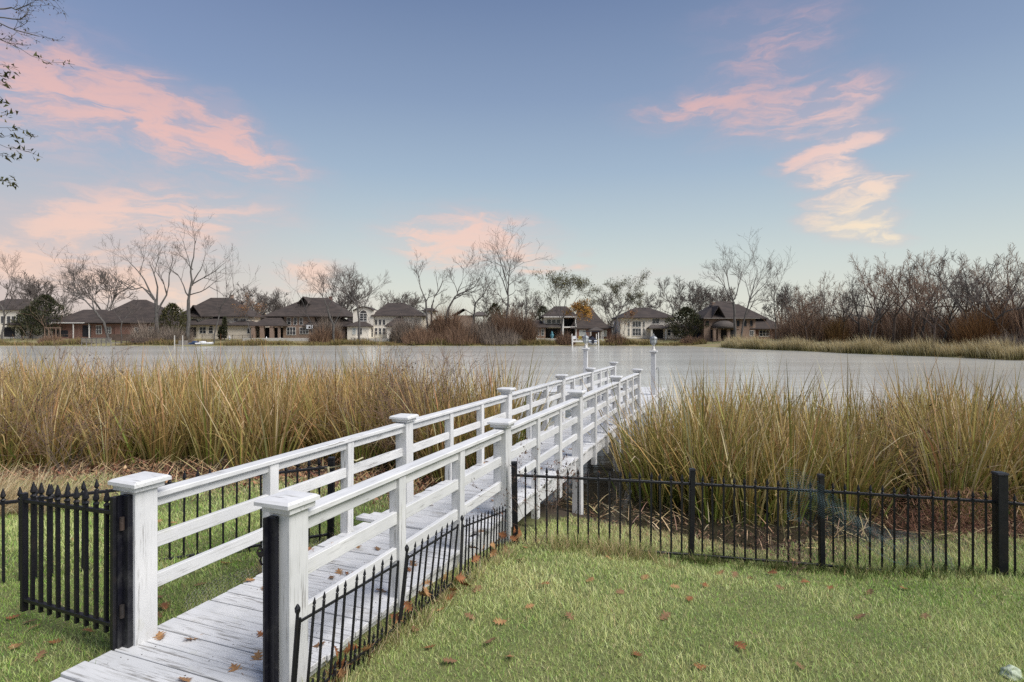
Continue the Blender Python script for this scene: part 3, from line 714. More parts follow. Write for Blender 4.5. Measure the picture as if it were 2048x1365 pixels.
# dead stalks lying over at the foot of the reeds, and brown leaf litter on the banks
def litter(n, fn, name, label, cols, size, nz=.05, wk=1.0):
    P = np.array(scatter(n, fn)); X, Y = P[:, 0], P[:, 1]; Z = np.maximum(ground_z(X, Y), .0) + RNG.random(n) ** 2 * nz
    c = np.asarray(cols)[RNG.integers(0, len(cols), n)] * (1 + RNG.normal(0, .25, (n, 1))); c = np.clip(c, .004, .8)
    h = size * RNG.uniform(.5, 1.6, n)
    V, Q, C = blades(np.stack([X, Y, Z], -1), h, h * RNG.uniform(.12, .55, n) * wk, RNG.uniform(.4, 1.9, n), RNG.uniform(0, 6.283, n), RNG.uniform(-.5, .9, n), 2, c * .8, c)
    o = put(name, np_mesh(name, V, Q, C, M['litter'])); return tag(o, label, 'leaf litter', kind='stuff')
def lit_left():
    X = random.uniform(-12, -.3); Y = random.gauss(float(shore_y(X)) - .5, 1.0)
    if X > -4.4 + .39 * Y or Y < 7.6 or abs(X / Y) > 1: return None
    return (X, Y)
def lit_right():
    X = random.uniform(-.4, 9.5); Y = random.gauss(float(shore_y(X)) + .40, .55)
    if X < -3.4 + .39 * Y or Y < 7.0 or abs(X / Y) > 1: return None
    return (X, Y)
browns = [(.25, .10, .06), (.17, .07, .045), (.32, .17, .09), (.12, .06, .045), (.42, .28, .16)]
litter(9000, lit_left, 'leaf_litter', 'red-brown dead leaves at the foot of the reeds left of the bridge', browns, .07, .10)
litter(3200, lit_right, 'leaf_litter', 'dark brown dead leaves on the muddy bank behind the right fence', [(.13, .07, .045), (.09, .055, .035), (.18, .10, .06), (.07, .06, .03), (.26, .17, .10)], .045, .06)
def pile():
    X, Y = random.gauss(6.6, .75), random.gauss(8.45, .42)
    return (X, Y) if abs(X / Y) < 1 and Y < 9.6 else None
litter(9000, pile, 'leaf_litter', 'thick heap of dark red dead foliage at the far right of the reeds', [(.17, .075, .05), (.12, .055, .04), (.23, .11, .065), (.30, .17, .10)], .085, .60, .16)
def stalks(n, fn, label, c, L):
    P = np.array(scatter(n, fn)); X, Y = P[:, 0], P[:, 1]; Z = np.maximum(ground_z(X, Y), 0) + RNG.random(n) * .10
    cc = tone(n, c, .25); V, Q, C = blades(np.stack([X, Y, Z], -1), L * RNG.uniform(.4, 1.3, n), np.full(n, .014), RNG.uniform(.7, 1.6, n), RNG.uniform(0, 6.283, n), RNG.uniform(-.2, 1.3, n), 5, cc * .8, cc)
    tag(put('fallen_stalks', np_mesh('fallen_stalks', V, Q, C, M['vcol'])), label, 'dead stalks', kind='stuff')
stalks(900, lit_left, 'pale broken reed stalks lying on the bank left of the bridge', (.58, .43, .24), .55)
stalks(380, lit_right, 'pale broken reed stalks lying on the bank right of the bridge', (.60, .46, .26), .45)
# tufts: dry straw at the left edge, rough grass along fence feet and deck edges
def tuft(pts, per, H, cols, label, wd=.005, lean=.35, bend=.9, name='grass_tufts', cat='grass', azb=None):
    n = len(pts) * per; cc = np.repeat(np.asarray(pts), per, 0)
    az = RNG.uniform(0, 6.283, n) if azb is None else RNG.normal(azb, .8, n); r = np.abs(RNG.normal(0, .05, n))
    X = cc[:, 0] + r * np.cos(az); Y = cc[:, 1] + r * np.sin(az); Z = ground_z(X, Y) - .01
    c = np.asarray(cols)[RNG.integers(0, len(cols), n)] * (1 + RNG.normal(0, .2, (n, 1))); c = np.clip(c, .01, .8)
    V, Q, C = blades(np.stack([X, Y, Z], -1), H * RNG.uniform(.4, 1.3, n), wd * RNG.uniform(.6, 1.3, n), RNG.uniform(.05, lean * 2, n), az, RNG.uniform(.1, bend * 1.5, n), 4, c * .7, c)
    o = put(name, np_mesh(name, V, Q, C, M['vcol'])); return tag(o, label, cat, kind='stuff')
straw = [(.62, .48, .28), (.54, .39, .21), (.68, .57, .37)]
tuft([(random.uniform(-8.6, -6.0), random.uniform(7.2, 8.6)) for _ in range(60)], 60, .55, straw, 'pale dry straw grass at the left edge of the bank', .007, .5, 1.2, azb=.3)
rough = [(.26, .28, .08), (.46, .43, .18), (.17, .25, .05), (.55, .46, .25)]
def along(A, B, n, sd_): 
    A, B = Vector(A), Vector(B); return [(A.lerp(B, t).x + random.gauss(0, sd_), A.lerp(B, t).y + random.gauss(0, sd_)) for t in [random.random() for _ in range(n)]]
tuft(along(bp(.84, 3.4).xy, bp(.90, 6.6).xy, 70, .05), 26, .13, rough + straw, 'rough dry grass tangled in the low garden fence beside the bridge', .004)
tuft(along((.25, 6.05), (1.5, 6.05), 46, .12), 40, .20, rough + straw[:2], 'shaggy yellow grass at the foot of the corner fence post', .0045)
tuft(along((1.9, 6.2), (4.7, 5.75), 90, .12), 26, .13, [(.15, .19, .05), (.10, .14, .03), (.06, .09, .02), (.30, .27, .12)], 'rough green weeds along the foot of the right fence', .006)
tuft(along(bp(-.72, 3.0).xy, bp(-.76, 7.4).xy, 80, .05), 22, .13, [(.17, .27, .05), (.32, .38, .11), (.50, .44, .22)], 'longer green grass against the left edge of the bridge deck', .0045)
tuft(along(bp(-.80, 4.9).xy, bp(-.78, 6.3).xy, 30, .06), 24, .20, straw + rough[1:2], 'dry yellow grass against the left edge of the bridge deck', .0045)

# ---------------------------------------------------------------- fallen oak leaves
def oak_leaf(seed):
    rnd = random.Random(seed); b = MB(); L = 1.0; pts = []
    prof = [(0.0, .02), (.10, .05), (.20, .26), (.29, .07), (.40, .40), (.51, .08), (.62, .42), (.72, .09), (.80, .28), (.87, .07), (1.0, .03)]
    cur = rnd.uniform(.12, .5); tw = rnd.uniform(-.25, .25); vs = []
    for (x, y) in prof:
        z0 = .10 * math.sin(x * 3.1 + seed) + .10 * x * x
        for sg in (-1, 0, 1):
            yy = sg * y * rnd.uniform(.8, 1.2); xx = x + (0 if sg == 0 else rnd.uniform(.02, .09) * (1 if y > .2 else -.3))
            vs.append(((xx - .5), yy, z0 + cur * yy * yy + tw * yy + .02))
    fs = []
    for i in range(len(prof) - 1):
        a = i * 3; fs += [(a, a + 1, a + 4, a + 3), (a + 1, a + 2, a + 5, a + 4)]
    b.add(vs, fs); b.tube([(-.5, 0, .03), (-.62, .02, .05), (-.78, .05, .04)], [.014, .011, .008], 4)
    return b
leafm = [[oak_leaf(i * 3 + j).mesh('oak_leaf', M['leaf'][j]) for i in range(4)] for j in range(3)]
def zone(p, where):
    s_ = (p[0] + 3.21) * math.sin(-BA) + p[1] * math.cos(-BA)
    if where == 'deck':
        w_ = ('first and second', 'second and third', 'third and fourth', 'fourth and fifth')[min(3, max(0, sum(s_ > q for q in PS) - 1))]
        return 'small brown oak leaf on the deck between the %s post pairs' % w_
    if where == 'lawn':
        w_ = 'close to the iron fence' if p[1] > 5.2 else ('near the low garden fence' if p[0] < .3 else ('at the bottom of the picture' if p[1] < 3.75 else 'in the middle of the open grass'))
        return 'brown oak leaf half sunk in the right lawn, ' + w_
    return 'brown oak leaf in the grass left of the bridge, ' + ('in front of the open gate' if p[1] < 3.9 else 'behind the open gate')
def leaf(p, size, kind, label, group, up=0.0):
    if label in ('deck', 'lawn', 'left'): label = zone(p, label); group = label.replace('oak leaf', 'oak leaves')
    j = kind if kind is not None else random.choice((0, 1, 1, 2, 2))
    o = put('oak_leaf', random.choice(leafm[j]), None, p, (random.uniform(-.2, .2) + up * random.uniform(.4, 1.3), random.uniform(-.2, .2) + up * random.uniform(-.8, .8), random.uniform(0, 6.283)), (size, size, size))
    tag(o, label, 'leaf', group); return o
def on_plane(px, py, z): D = (CH - z) * F / (py - HZ); return Vector(((px - 1024) * D / F, D, z))
near_leaf = [((320, 1273), 'dry oak leaf on the deck boards right beside the left end post'), ((383, 1277), 'second dry oak leaf from the left end post on the deck'), ((473, 1340), 'large tan oak leaf on the deck near the bottom of the picture'), ((512, 1318), 'small curled oak leaf on the deck left of the right end post'),
             ((528, 1268), 'rust oak leaf on the deck touching the right end post'), ((368, 1362), 'oak leaf cut off by the bottom edge of the picture')]
for (px, py), lab in near_leaf: leaf(on_plane(px, py, DECK + .004), .105, 1 if px != 528 else 0, lab, 'oak leaves on the deck by the gate')
for (px, py) in ((617, 1102), (642, 1114), (671, 1093), (690, 1080), (715, 1096), (700, 1143), (682, 1146), (708, 1157), (735, 1148), (660, 1154), (757, 1101), (820, 1140), (760, 1181), (828, 1130), (640, 1290), (636, 1195), (655, 1200), (900, 1148), (500, 1160), (530, 1178),
                 (860, 1010), (935, 1000), (983, 972), (985, 1005), (963, 930), (975, 926), (1000, 880), (1058, 905), (1078, 912), (1085, 940), (1103, 900), (1110, 888), (1130, 905), (1142, 897), (960, 945), (910, 975), (890, 1060), (960, 1060), (870, 1085), (800, 1090)):
    leaf(on_plane(px + random.uniform(-6, 6), py + random.uniform(-4, 4), DECK + .003), random.uniform(.07, .105), None, 'deck', None)
def lawn_leaf(X, Y, size, lab, grp, up=.0, dz=.022): leaf((X, Y, float(ground_z(X, Y)) + dz), size, None, lab, grp, up)
for (px, py) in ((870, 1210), (905, 1195), (880, 1225), (955, 1185), (940, 1240), (830, 1265), (1000, 1250), (1060, 1220), (1090, 1175), (1180, 1165), (1240, 1190), (1140, 1240), (1020, 1320), (900, 1330), (860, 1300), (1330, 1240), (1275, 1315), (1410, 1175), (1500, 1160), (1560, 1180), (1610, 1170), (1660, 1180), (1700, 1175),
                 (1740, 1190), (1810, 1180), (1600, 1340), (1400, 1340), (1480, 1300), (1720, 1240), (1850, 1240), (1380, 1205), (1590, 1120), (1530, 1125), (1640, 1130), (1440, 1150), (1470, 1155), (1545, 1150), (1220, 1120), (1180, 1090), (1120, 1085), (1050, 1100), (1075, 1088), (1040, 1125), (1290, 1160), (1350, 1180), (980, 1290)):
    p = on_plane(px, py, .8)
    for _ in range(4): p = on_plane(px, py, float(ground_z(p.x, p.y)))
    lawn_leaf(p.x, p.y, random.uniform(.08, .11), 'lawn', None)
for (px, py) in ((60, 1250), (70, 1262), (175, 1270), (320, 1200), (400, 1175), (330, 1220), (190, 1185), (150, 1085), (290, 1110), (345, 1050), (320, 1046), (420, 1040), (80, 1320), (30, 1300), (450, 1130), (110, 1290), (315, 1238), (25, 1240)):
    p = on_plane(px, py, .85)
    for _ in range(4): p = on_plane(px, py, float(ground_z(p.x, p.y)))
    if not over_deck(p.x, p.y, .75): lawn_leaf(p.x, p.y, random.uniform(.08, .11), 'left', None)
for i in range(52):
    s_ = random.uniform(3.4, 6.9); p = bp(.80 + random.gauss(.04, .05), s_); leaf((p.x, p.y, float(ground_z(p.x, p.y)) + random.uniform(.02, .20)), random.uniform(.09, .12), random.choice((0, 0, 1)), 'rust brown oak leaf caught in the low garden fence', 'oak leaves caught in the garden fence', 1.0)

# ---------------------------------------------------------------- pale stone, netting
m = MB(); ico = bmesh.new(); bmesh.ops.create_icosphere(ico, subdivisions=4, radius=1.0)
for v in ico.verts:
    n_ = v.co.normalized(); k_ = 1 + .10 * math.sin(n_.x * 4 + 2) * math.cos(n_.y * 5) + .07 * math.sin(n_.z * 6 + n_.x * 5) + .025 * math.sin(n_.y * 17) * math.cos(n_.x * 15)
    v.co = n_ * k_
me = bpy.data.meshes.new('stone'); ico.to_mesh(me); ico.free(); me.materials.append(M['stone'])
p = on_plane(2022, 1345, .88); tag(put('stone', me, None, (p.x, p.y, float(ground_z(p.x, p.y)) + .005), (0, 0, .4), (.062, .05, .055)), 'pale lichen-grey stone in the grass at the bottom right corner', 'stone')
def netting(name, fn, nu, nv, m_, r, label):
    """hexagonal wire mesh over the surface fn(u, v)"""
    b = MB(); done = set()
    def P(i, j): return Vector(fn(min(max(i / nu, 0), 1), min(max(j / nv, 0), 1)))
    for i in range(nu):
        for j in range(nv):
            sx = (i % 2) * .5
            a = (i, j + sx); c1 = (i + .66, j + sx - .0); 
            n1 = P(i, j + sx); n2 = P(i + .55, j + sx); 
            b.tube([n1, n2], r, 3, False)
            o_ = .5 if i % 2 == 0 else -.5
            b.tube([n2, P(i + 1, j + sx + .5)], r, 3, False); b.tube([n2, P(i + 1, j + sx - .5)], r, 3, False)
    return tag(b.build(name, m_), label, 'netting')
def net_surface(u, v):
    x = lerp(2.95, 4.55, u); top = lerp(1.52, .62, u ** .9) + .05 * math.sin(u * 9); bot = lerp(.95, .42, min(1, u * 1.1))
    y = 6.14 - .0 + .06 * math.sin(u * 7 + v * 3) + .05 * math.sin(v * 9) - (.31 * max(0, u - .25)); 
    return (x, y, lerp(bot, top, v) + .02 * math.sin(u * 17))
netting('wire_netting', net_surface, 52, 24, M['net'], .0013, 'blue-green wire netting sagging over the right fence')
def net2(u, v):
    p = bp(-.72 - .05 * v - .03 * math.sin(u * 14), lerp(4.2, 6.4, u)); return (p.x, p.y, float(ground_z(p.x, p.y)) + v * .17 + .02 * math.sin(u * 11))
netting('wire_netting', net2, 70, 7, M['wire'], .0011, 'crumpled chicken wire along the left edge of the bridge deck')

# ================================================================ trees
def perp(d):
    a = d.cross(Vector((0, 0, 1)) if abs(d.z) < .9 else Vector((1, 0, 0))); a.normalize(); return a
def path(p, d, L, n, wig, up):
    pts = [p.copy()]; d = d.normalized()
    for i in range(n):
        d = (d + Vector((random.gauss(0, wig), random.gauss(0, wig), random.gauss(0, wig) + up))).normalized(); pts.append(pts[-1] + d * (L / n))
    return pts
def sprout(trunk, twig, pts, r0, r1, lv, maxlv, spec, leaves=None):
    """side branches along a limb, recursively; thick wood into trunk, thin into twig"""
    segs = len(pts) - 1; tot = sum((pts[i + 1] - pts[i]).length for i in range(segs))
    n = spec['n'][min(lv, len(spec['n']) - 1)]
    for k in range(n):
        t = random.uniform(spec.get('from', .25), 1.0) if k else 1.0
        f = t * segs; i = min(int(f), segs - 1); p = pts[i].lerp(pts[i + 1], f - i); d = (pts[i + 1] - pts[i]).normalized()
        ang = random.uniform(.35, 1.0) * spec.get('spread', 1.0); ax = Matrix.Rotation(random.uniform(0, 6.283), 3, d) @ perp(d)
        nd = (Matrix.Rotation(ang, 3, ax) @ d); nd.z += spec.get('up', .15); nd.normalize()
        L = max(tot * random.uniform(.38, .72) * (1.15 - .40 * t) * spec.get('len', 1.0), spec['min']); rr = max(lerp(r0, r1, t) * random.uniform(.45, .7), spec['rmin'])
        q = path(p, nd, L, 4 if lv < 2 else 3, spec.get('wig', .16), spec.get('curl', .04))
        re = max(rr * .45, spec['rmin'] * .8); mb = trunk if rr > spec['split'] else twig
        mb.tube(q, [lerp(rr, re, j / (len(q) - 1)) for j in range(len(q))], 4 if rr > spec['split'] else 3, False)
        if lv + 1 < maxlv: sprout(trunk, twig, q, rr, re, lv + 1, maxlv, spec, leaves)
        elif leaves is not None: leaves.extend(q[1:])
def smooth_pts(pts):
    out = [pts[0]]
    for i in range(1, len(pts)): out.append((pts[i - 1] + pts[i]) / 2 + Vector((random.gauss(0, .03), random.gauss(0, .03), random.gauss(0, .03))) * (pts[i] - pts[i - 1]).length); out.append(pts[i])
    return out
SPEC = dict(n=[7, 5, 4], min=.5, rmin=.017, split=.07, up=.22, wig=.17, spread=1.0)
def leaf_cloud(pts, per, size, cols, jit):
    P = np.array([tuple(p) for p in pts for _ in range(per)]); n = len(P)
    if n == 0: return None
    P = P + RNG.normal(0, jit, (n, 3)); c = np.asarray(cols)[RNG.integers(0, len(cols), n)] * (1 + RNG.normal(0, .25, (n, 1))); c = np.clip(c, .005, .8)
    s_ = size * RNG.uniform(.6, 1.3, n)
    return blades(P, s_, s_ * .6, RNG.uniform(0, 2.6, n), RNG.uniform(0, 6.283, n), RNG.uniform(-.4, .6, n), 1, c, c)
def traced_tree(name, label, D, limbs, spec=None, bark='bark', maxlv=3, leaf=None, group='bare trees on the far bank', dj=1.5):
    """limbs: list of ([(px, py) ...], base width px, tip width px)"""
    sp = dict(SPEC); sp.update(spec or {}); k = D / F
    b0 = at(*limbs[0][0][0], D); base = Vector((b0.x, D, float(bank_z(np.array(b0.x), np.array(float(D))))))
    root = empty(name, base); tag(root, label, 'tree', group)
    tr, tw = MB(), MB(); lv_pts = [] if leaf else None
    for li, (pl, w0, w1) in enumerate(limbs):
        yaw = random.uniform(-1, 1); pts = []
        for j, (x, y) in enumerate(pl):
            p = at(x, y, D) - base; t = j / max(1, len(pl) - 1); p.y += (0 if li == 0 else yaw * dj * t); pts.append(p)
        if li == 0: pts[0].z = -.2
        pts = smooth_pts(pts); r0, r1 = w0 * k / 2, w1 * k / 2; m_ = len(pts)
        tr.tube(pts, [lerp(r0, r1, (j / (m_ - 1)) ** .8) for j in range(m_)], 7, False)
        if not (li == 0 and len(limbs) > 1 and sp.get('bare_stem', True)): sprout(tr, tw, pts, r0, r1, 0, maxlv, sp, lv_pts)
    tr.build('trunk', M[bark], root, True); tw.build('crown', M['twig' if bark == 'bark' else 'twig_red'], root)
    if leaf:
        V, Q, C = leaf_cloud(lv_pts, *leaf); put('foliage', np_mesh('foliage', V, Q, C, M['litter']), root)
    return root
OLIVE = [(0.093, 0.093, 0.037), (0.136, 0.119, 0.051), (0.076, 0.085, 0.043)]; RUST = [(0.28, 0.126, 0.049), (0.21, 0.084, 0.042), (0.364, 0.196, 0.056)]; GOLD = [(0.45, 0.255, 0.053), (0.36, 0.18, 0.045)]
TT = traced_tree
few = dict(n=[5, 5, 4])
TT('bare_tree', 'tall bare tree with several grey stems above the brick ranch house', 133, [([(316, 692), (313, 650), (312, 615)], 9, 6), ([(312, 615), (300, 585), (288, 560), (268, 535), (250, 515)], 4.5, .8), ([(308, 600), (285, 575), (262, 580), (238, 563), (215, 545)], 3.5, .7), ([(313, 618), (315, 575), (305, 540), (298, 522)], 4.5, .8), ([(314, 625), (331, 590), (334, 550), (340, 514)], 4.5, .8), ([(300, 585), (280, 572), (262, 560)], 2, .6)], dict(n=[6, 5, 4]), leaf=(1, .12, OLIVE, .25))
TT('bare_tree', 'tallest bare tree on the left, forked, beside the cream house', 131, [([(376, 694), (378, 640), (377, 600)], 8, 6), ([(377, 600), (385, 562), (386, 528), (392, 502), (396, 484)], 5, .8), ([(384, 572), (396, 548), (406, 530), (412, 505)], 3, .6), ([(378, 594), (365, 572), (350, 548), (336, 540)], 3, .7), ([(380, 590), (402, 584), (420, 574), (440, 584), (450, 592)], 2.6, .6), ([(386, 568), (408, 555), (432, 540), (450, 524)], 2.8, .6), ([(386, 540), (375, 520), (360, 508)], 1.8, .5)], few)
TT('bare_tree', 'slender leaning bare tree in front of the cream house', 129, [([(428, 695), (434, 650), (441, 615), (458, 596), (470, 578), (466, 566)], 3, .7), ([(441, 615), (450, 600), (455, 585)], 1.3, .4)], dict(n=[6, 4, 3], bare_stem=False))
TT('bare_tree', 'bare leaning tree with a spreading crown over the brick ranch roof', 134, [([(220, 690), (208, 645), (190, 622)], 5, 4), ([(190, 622), (172, 602), (160, 588), (152, 570), (152, 548)], 3, .7), ([(188, 620), (184, 598), (196, 575), (200, 560)], 2.4, .6), ([(172, 602), (148, 592), (132, 582), (118, 572)], 2.2, .5), ([(160, 588), (142, 570), (138, 556)], 1.8, .5)], dict(n=[8, 6, 4]))
TT('bare_tree', 'bare tree with rounded twiggy crown right of the brick patio house', 132, [([(668, 694), (667, 650), (655, 618)], 5, 4), ([(655, 618), (650, 600), (636, 580), (622, 564)], 2.6, .6), ([(655, 618), (664, 592), (668, 572), (674, 560)], 2.6, .6), ([(668, 650), (682, 620), (692, 590), (690, 575)], 2.2, .6), ([(645, 595), (648, 575), (645, 560)], 1.6, .5)], dict(n=[8, 6, 4]))
TT('bare_tree', 'small bare tree leaning left over the brick patio house', 136, [([(628, 690), (622, 645), (606, 605), (594, 584)], 2.2, .6), ([(622, 645), (610, 630), (598, 628)], 1.4, .5)], dict(n=[6, 4, 3], bare_stem=False))
TT('bare_tree', 'bare tree in front of the white stucco house with arched window', 128, [([(718, 695), (719, 650), (715, 615)], 5, 3.5), ([(715, 615), (704, 598), (690, 582), (678, 564)], 2.6, .6), ([(716, 618), (708, 592), (696, 570), (700, 560)], 2.2, .6), ([(717, 625), (732, 605), (740, 588), (754, 574)], 2.0, .5), ([(704, 598), (712, 580), (716, 566)], 1.6, .5)], dict(n=[8, 6, 4]))
TT('bare_tree', 'bare crooked tree with broken top left of the thicket', 132, [([(856, 675), (854, 640), (852, 602)], 4.5, 3.6), ([(852, 602), (844, 584), (838, 562), (830, 540)], 3, .8), ([(852, 604), (858, 594), (858, 589)], 2, 1.4), ([(852, 620), (838, 611), (822, 613)], 2, .6), ([(838, 562), (836, 545), (842, 536)], 1.6, .5)], few)
TT('bare_tree', 'thick bare tree with a single rising limb over the thicket', 133, [([(862, 678), (863, 640), (864, 612)], 4.2, 3.8), ([(864, 612), (868, 594), (876, 582), (884, 562)], 3.6, 1.6), ([(866, 622), (878, 610), (892, 607)], 2, .8)], dict(n=[5, 4, 3]), leaf=(1, .2, OLIVE, .15))
TT('bare_tree', 'wide leaning bare tree with long limbs reaching right over the thicket', 131, [([(893, 680), (894, 645), (898, 615)], 6, 5), ([(898, 615), (910, 594), (930, 584), (948, 576), (962, 556)], 4, .8), ([(900, 610), (914, 590), (924, 566), (928, 538)], 3, .6), ([(906, 600), (922, 592), (940, 572), (944, 548)], 2.6, .6), ([(915, 588), (910, 570), (902, 555)], 1.8, .5), ([(930, 584), (950, 585), (968, 574)], 2, .6)], dict(n=[6, 5, 4]))
TT('bare_tree', 'bare forked tree behind the middle of the thicket', 134, [([(946, 676), (947, 640), (951, 606)], 3.6, 3), ([(951, 606), (966, 592), (976, 572), (986, 556)], 2.4, .6), ([(951, 606), (944, 592), (936, 586)], 1.6, .5), ([(966, 592), (968, 575), (960, 560)], 1.5, .5)], few)
TT('bare_tree', 'tall straight bare tree at the right end of the thicket', 131, [([(1013, 690), (1014, 630), (1016, 585), (1018, 550), (1022, 522)], 5.5, .9), ([(1015, 590), (1006, 562), (998, 545), (988, 526)], 2.6, .6), ([(1013, 612), (1002, 594), (984, 580)], 2.2, .6), ([(1016, 572), (1030, 562), (1042, 568)], 1.6, .5), ([(1017, 592), (1032, 580), (1044, 588)], 1.6, .5), ([(1018, 555), (1028, 540), (1032, 526)], 1.4, .5)], dict(n=[9, 5, 4], bare_stem=False))
TT('bare_tree', 'thin vine-wrapped stem at the right end of the thicket', 130, [([(1051, 690), (1052, 640), (1053, 600), (1050, 580)], 3, .8), ([(1052, 630), (1062, 612), (1068, 602)], 1.4, .5)], dict(n=[5, 4, 3], bare_stem=False), leaf=(1, .25, OLIVE, .2))
TT('leafy_tree', 'half-leafed tree with a round sparse crown in front of the balcony house', 129, [([(1121, 694), (1122, 664), (1125, 640)], 4, 3), ([(1124, 645), (1112, 622), (1100, 600), (1092, 588)], 1.8, .5), ([(1125, 640), (1120, 615), (1116, 592), (1112, 580)], 1.8, .5), ([(1125, 640), (1130, 612), (1134, 592), (1138, 580)], 1.8, .5), ([(1126, 636), (1142, 614), (1152, 598), (1158, 592)], 1.8, .5)], dict(n=[8, 6, 4]), leaf=(2, .30, OLIVE, .35), group='half-leafed trees on the far bank')
TT('leafy_tree', 'small tree with golden orange leaves in front of the balcony house', 128.5, [([(1150, 692), (1151, 660), (1153, 640)], 1.8, 1.2), ([(1153, 640), (1158, 626), (1164, 615)], 1.2, .5), ([(1153, 642), (1148, 630), (1146, 622)], 1, .4), ([(1153, 648), (1164, 640), (1170, 634)], 1, .4)], dict(n=[6, 5, 3], min=.4), leaf=(3, .36, GOLD, .4), group='half-leafed trees on the far bank')
TT('leafy_tree', 'half-leafed tree leaning right between the gazebo and the white house', 130, [([(1225, 694), (1228, 660), (1236, 632)], 4, 3), ([(1236, 632), (1246, 614), (1258, 598), (1273, 578)], 2.4, .5), ([(1234, 636), (1222, 616), (1206, 604), (1196, 606)], 2, .5), ([(1238, 628), (1238, 606), (1234, 592), (1232, 584)], 1.8, .5), ([(1246, 614), (1262, 606), (1270, 600)], 1.5, .4)], dict(n=[8, 6, 4]), leaf=(2, .26, OLIVE, .3), group='half-leafed trees on the far bank')
TT('leafy_tree', 'little tree with orange-brown leaves before the white house', 129, [([(1247, 692), (1248, 665), (1250, 648), (1254, 640)], 1.4, .6), ([(1250, 650), (1258, 640), (1262, 634)], .9, .4)], dict(n=[6, 5, 3], min=.4, bare_stem=False), leaf=(1, .22, RUST, .2), group='half-leafed trees on the far bank')
TT('bare_tree', 'wide bare tree behind the right half of the white house', 158, [([(1345, 690), (1344, 650), (1346, 625)], 3, 2.4), ([(1346, 625), (1338, 605), (1330, 590), (1326, 584)], 1.8, .5), ([(1346, 625), (1352, 604), (1360, 590), (1362, 582)], 1.8, .5), ([(1346, 630), (1330, 622), (1318, 612)], 1.4, .4), ([(1348, 622), (1366, 612), (1374, 600)], 1.4, .4)], dict(n=[9, 7, 4], rmin=.03))
TT('bare_tree', 'bare tree between the white house and the brick house', 156, [([(1396, 690), (1394, 650), (1392, 625)], 3, 2.4), ([(1392, 625), (1385, 605), (1380, 588)], 1.8, .5), ([(1393, 622), (1402, 604), (1410, 590)], 1.8, .5), ([(1394, 632), (1412, 620), (1424, 606)], 1.5, .4), ([(1392, 625), (1394, 600), (1392, 585)], 1.4, .4)], dict(n=[9, 7, 4], rmin=.03))
TT('bare_tree', 'big bare tree with twin trunks in front of the dark brick house', 122, [([(1470, 692), (1469, 640), (1467, 604)], 6, 4.5), ([(1467, 604), (1456, 588), (1446, 566), (1430, 548)], 3, .6), ([(1467, 602), (1458, 575), (1454, 552), (1450, 532)], 2.6, .6), ([(1468, 600), (1478, 574), (1484, 556), (1488, 542)], 2.6, .6), ([(1480, 692), (1486, 645), (1497, 604), (1506, 568), (1512, 542)], 4.5, .7), ([(1497, 604), (1516, 582), (1532, 566), (1540, 554)], 2.2, .5), ([(1467, 608), (1448, 604), (1436, 592)], 1.8, .5), ([(1496, 606), (1515, 600), (1530, 600)], 1.5, .5)], dict(n=[7, 6, 4]))
TT('bare_tree', 'bare tree with upright stem just right of the dark brick house', 126, [([(1552, 690), (1551, 640), (1549, 600), (1549, 574)], 3, .7), ([(1550, 628), (1562, 610), (1578, 594)], 1.8, .5), ([(1549, 605), (1540, 592), (1536, 582)], 1.2, .4)], dict(n=[8, 5, 4], bare_stem=False))
TT('bare_tree', 'twiggy bare tree at the left edge of the picture', 134, [([(4, 694), (8, 650), (5, 615)], 4, 3), ([(5, 615), (12, 590), (18, 565), (20, 548)], 2.2, .5), ([(5, 615), (-8, 595), (-20, 575)], 2.2, .5), ([(6, 625), (24, 600), (36, 578)], 1.8, .5), ([(6, 640), (22, 620), (40, 610)], 1.6, .5)], dict(n=[9, 6, 4]))
TT('bare_tree', 'thin bare tree standing between the evergreen and the ranch roof', 148, [([(131, 690), (130, 640), (128, 600), (126, 560)], 2.2, .5)], dict(n=[14, 5, 3], bare_stem=False))
TT('bare_tree', 'small bare yard tree before the brick ranch house', 131, [([(243, 690), (242, 664), (244, 645)], 2.2, 1.6), ([(244, 645), (236, 632), (228, 622)], 1.2, .4), ([(244, 645), (252, 630), (260, 620)], 1.2, .4)], dict(n=[8, 6, 3], min=.4))
TT('bare_tree', 'low crooked bare tree beside the basketball hoop', 131, [([(503, 690), (500, 665), (495, 645)], 2.4, 1.8), ([(495, 645), (488, 630), (480, 620)], 1.3, .4), ([(496, 648), (508, 632), (515, 622)], 1.3, .4), ([(495, 645), (497, 625), (500, 610)], 1.2, .4)], dict(n=[8, 6, 3]), leaf=(1, .2, RUST, .2))
# bare trees behind the roofs, alike: one tree, turned and scaled
def proto_tree(h, spec, bark, limbs=5, lean=.15, maxlv=3):
    tr, tw = MB(), MB(); tp = path(Vector((0, 0, -.3)), Vector((random.gauss(0, lean), random.gauss(0, lean), 1)), h * .42, 5, .06, .05); r = h * .021
    tr.tube(tp, [lerp(r, r * .7, j / 5) for j in range(6)], 6, False)
    for k in range(limbs):
        a = k * 6.283 / limbs + random.uniform(-.5, .5); st = tp[-1] if k < 3 else tp[random.choice((3, 4))]
        q = path(st, Vector((math.cos(a) * .75, math.sin(a) * .75, random.uniform(.6, 1.3))), h * random.uniform(.45, .62), 6, .13, .05)
        tr.tube(q, [lerp(r * .55, .03, j / 6) for j in range(7)], 5, False); sprout(tr, tw, q, r * .5, .03, 0, maxlv, spec)
    return tr.mesh('trunk', M[bark], True), tw.mesh('crown', M['twig' if bark == 'bark' else 'twig_red'])
bg = [proto_tree(9, dict(SPEC, n=[7, 5, 4], rmin=.03), 'bark') for _ in range(3)]
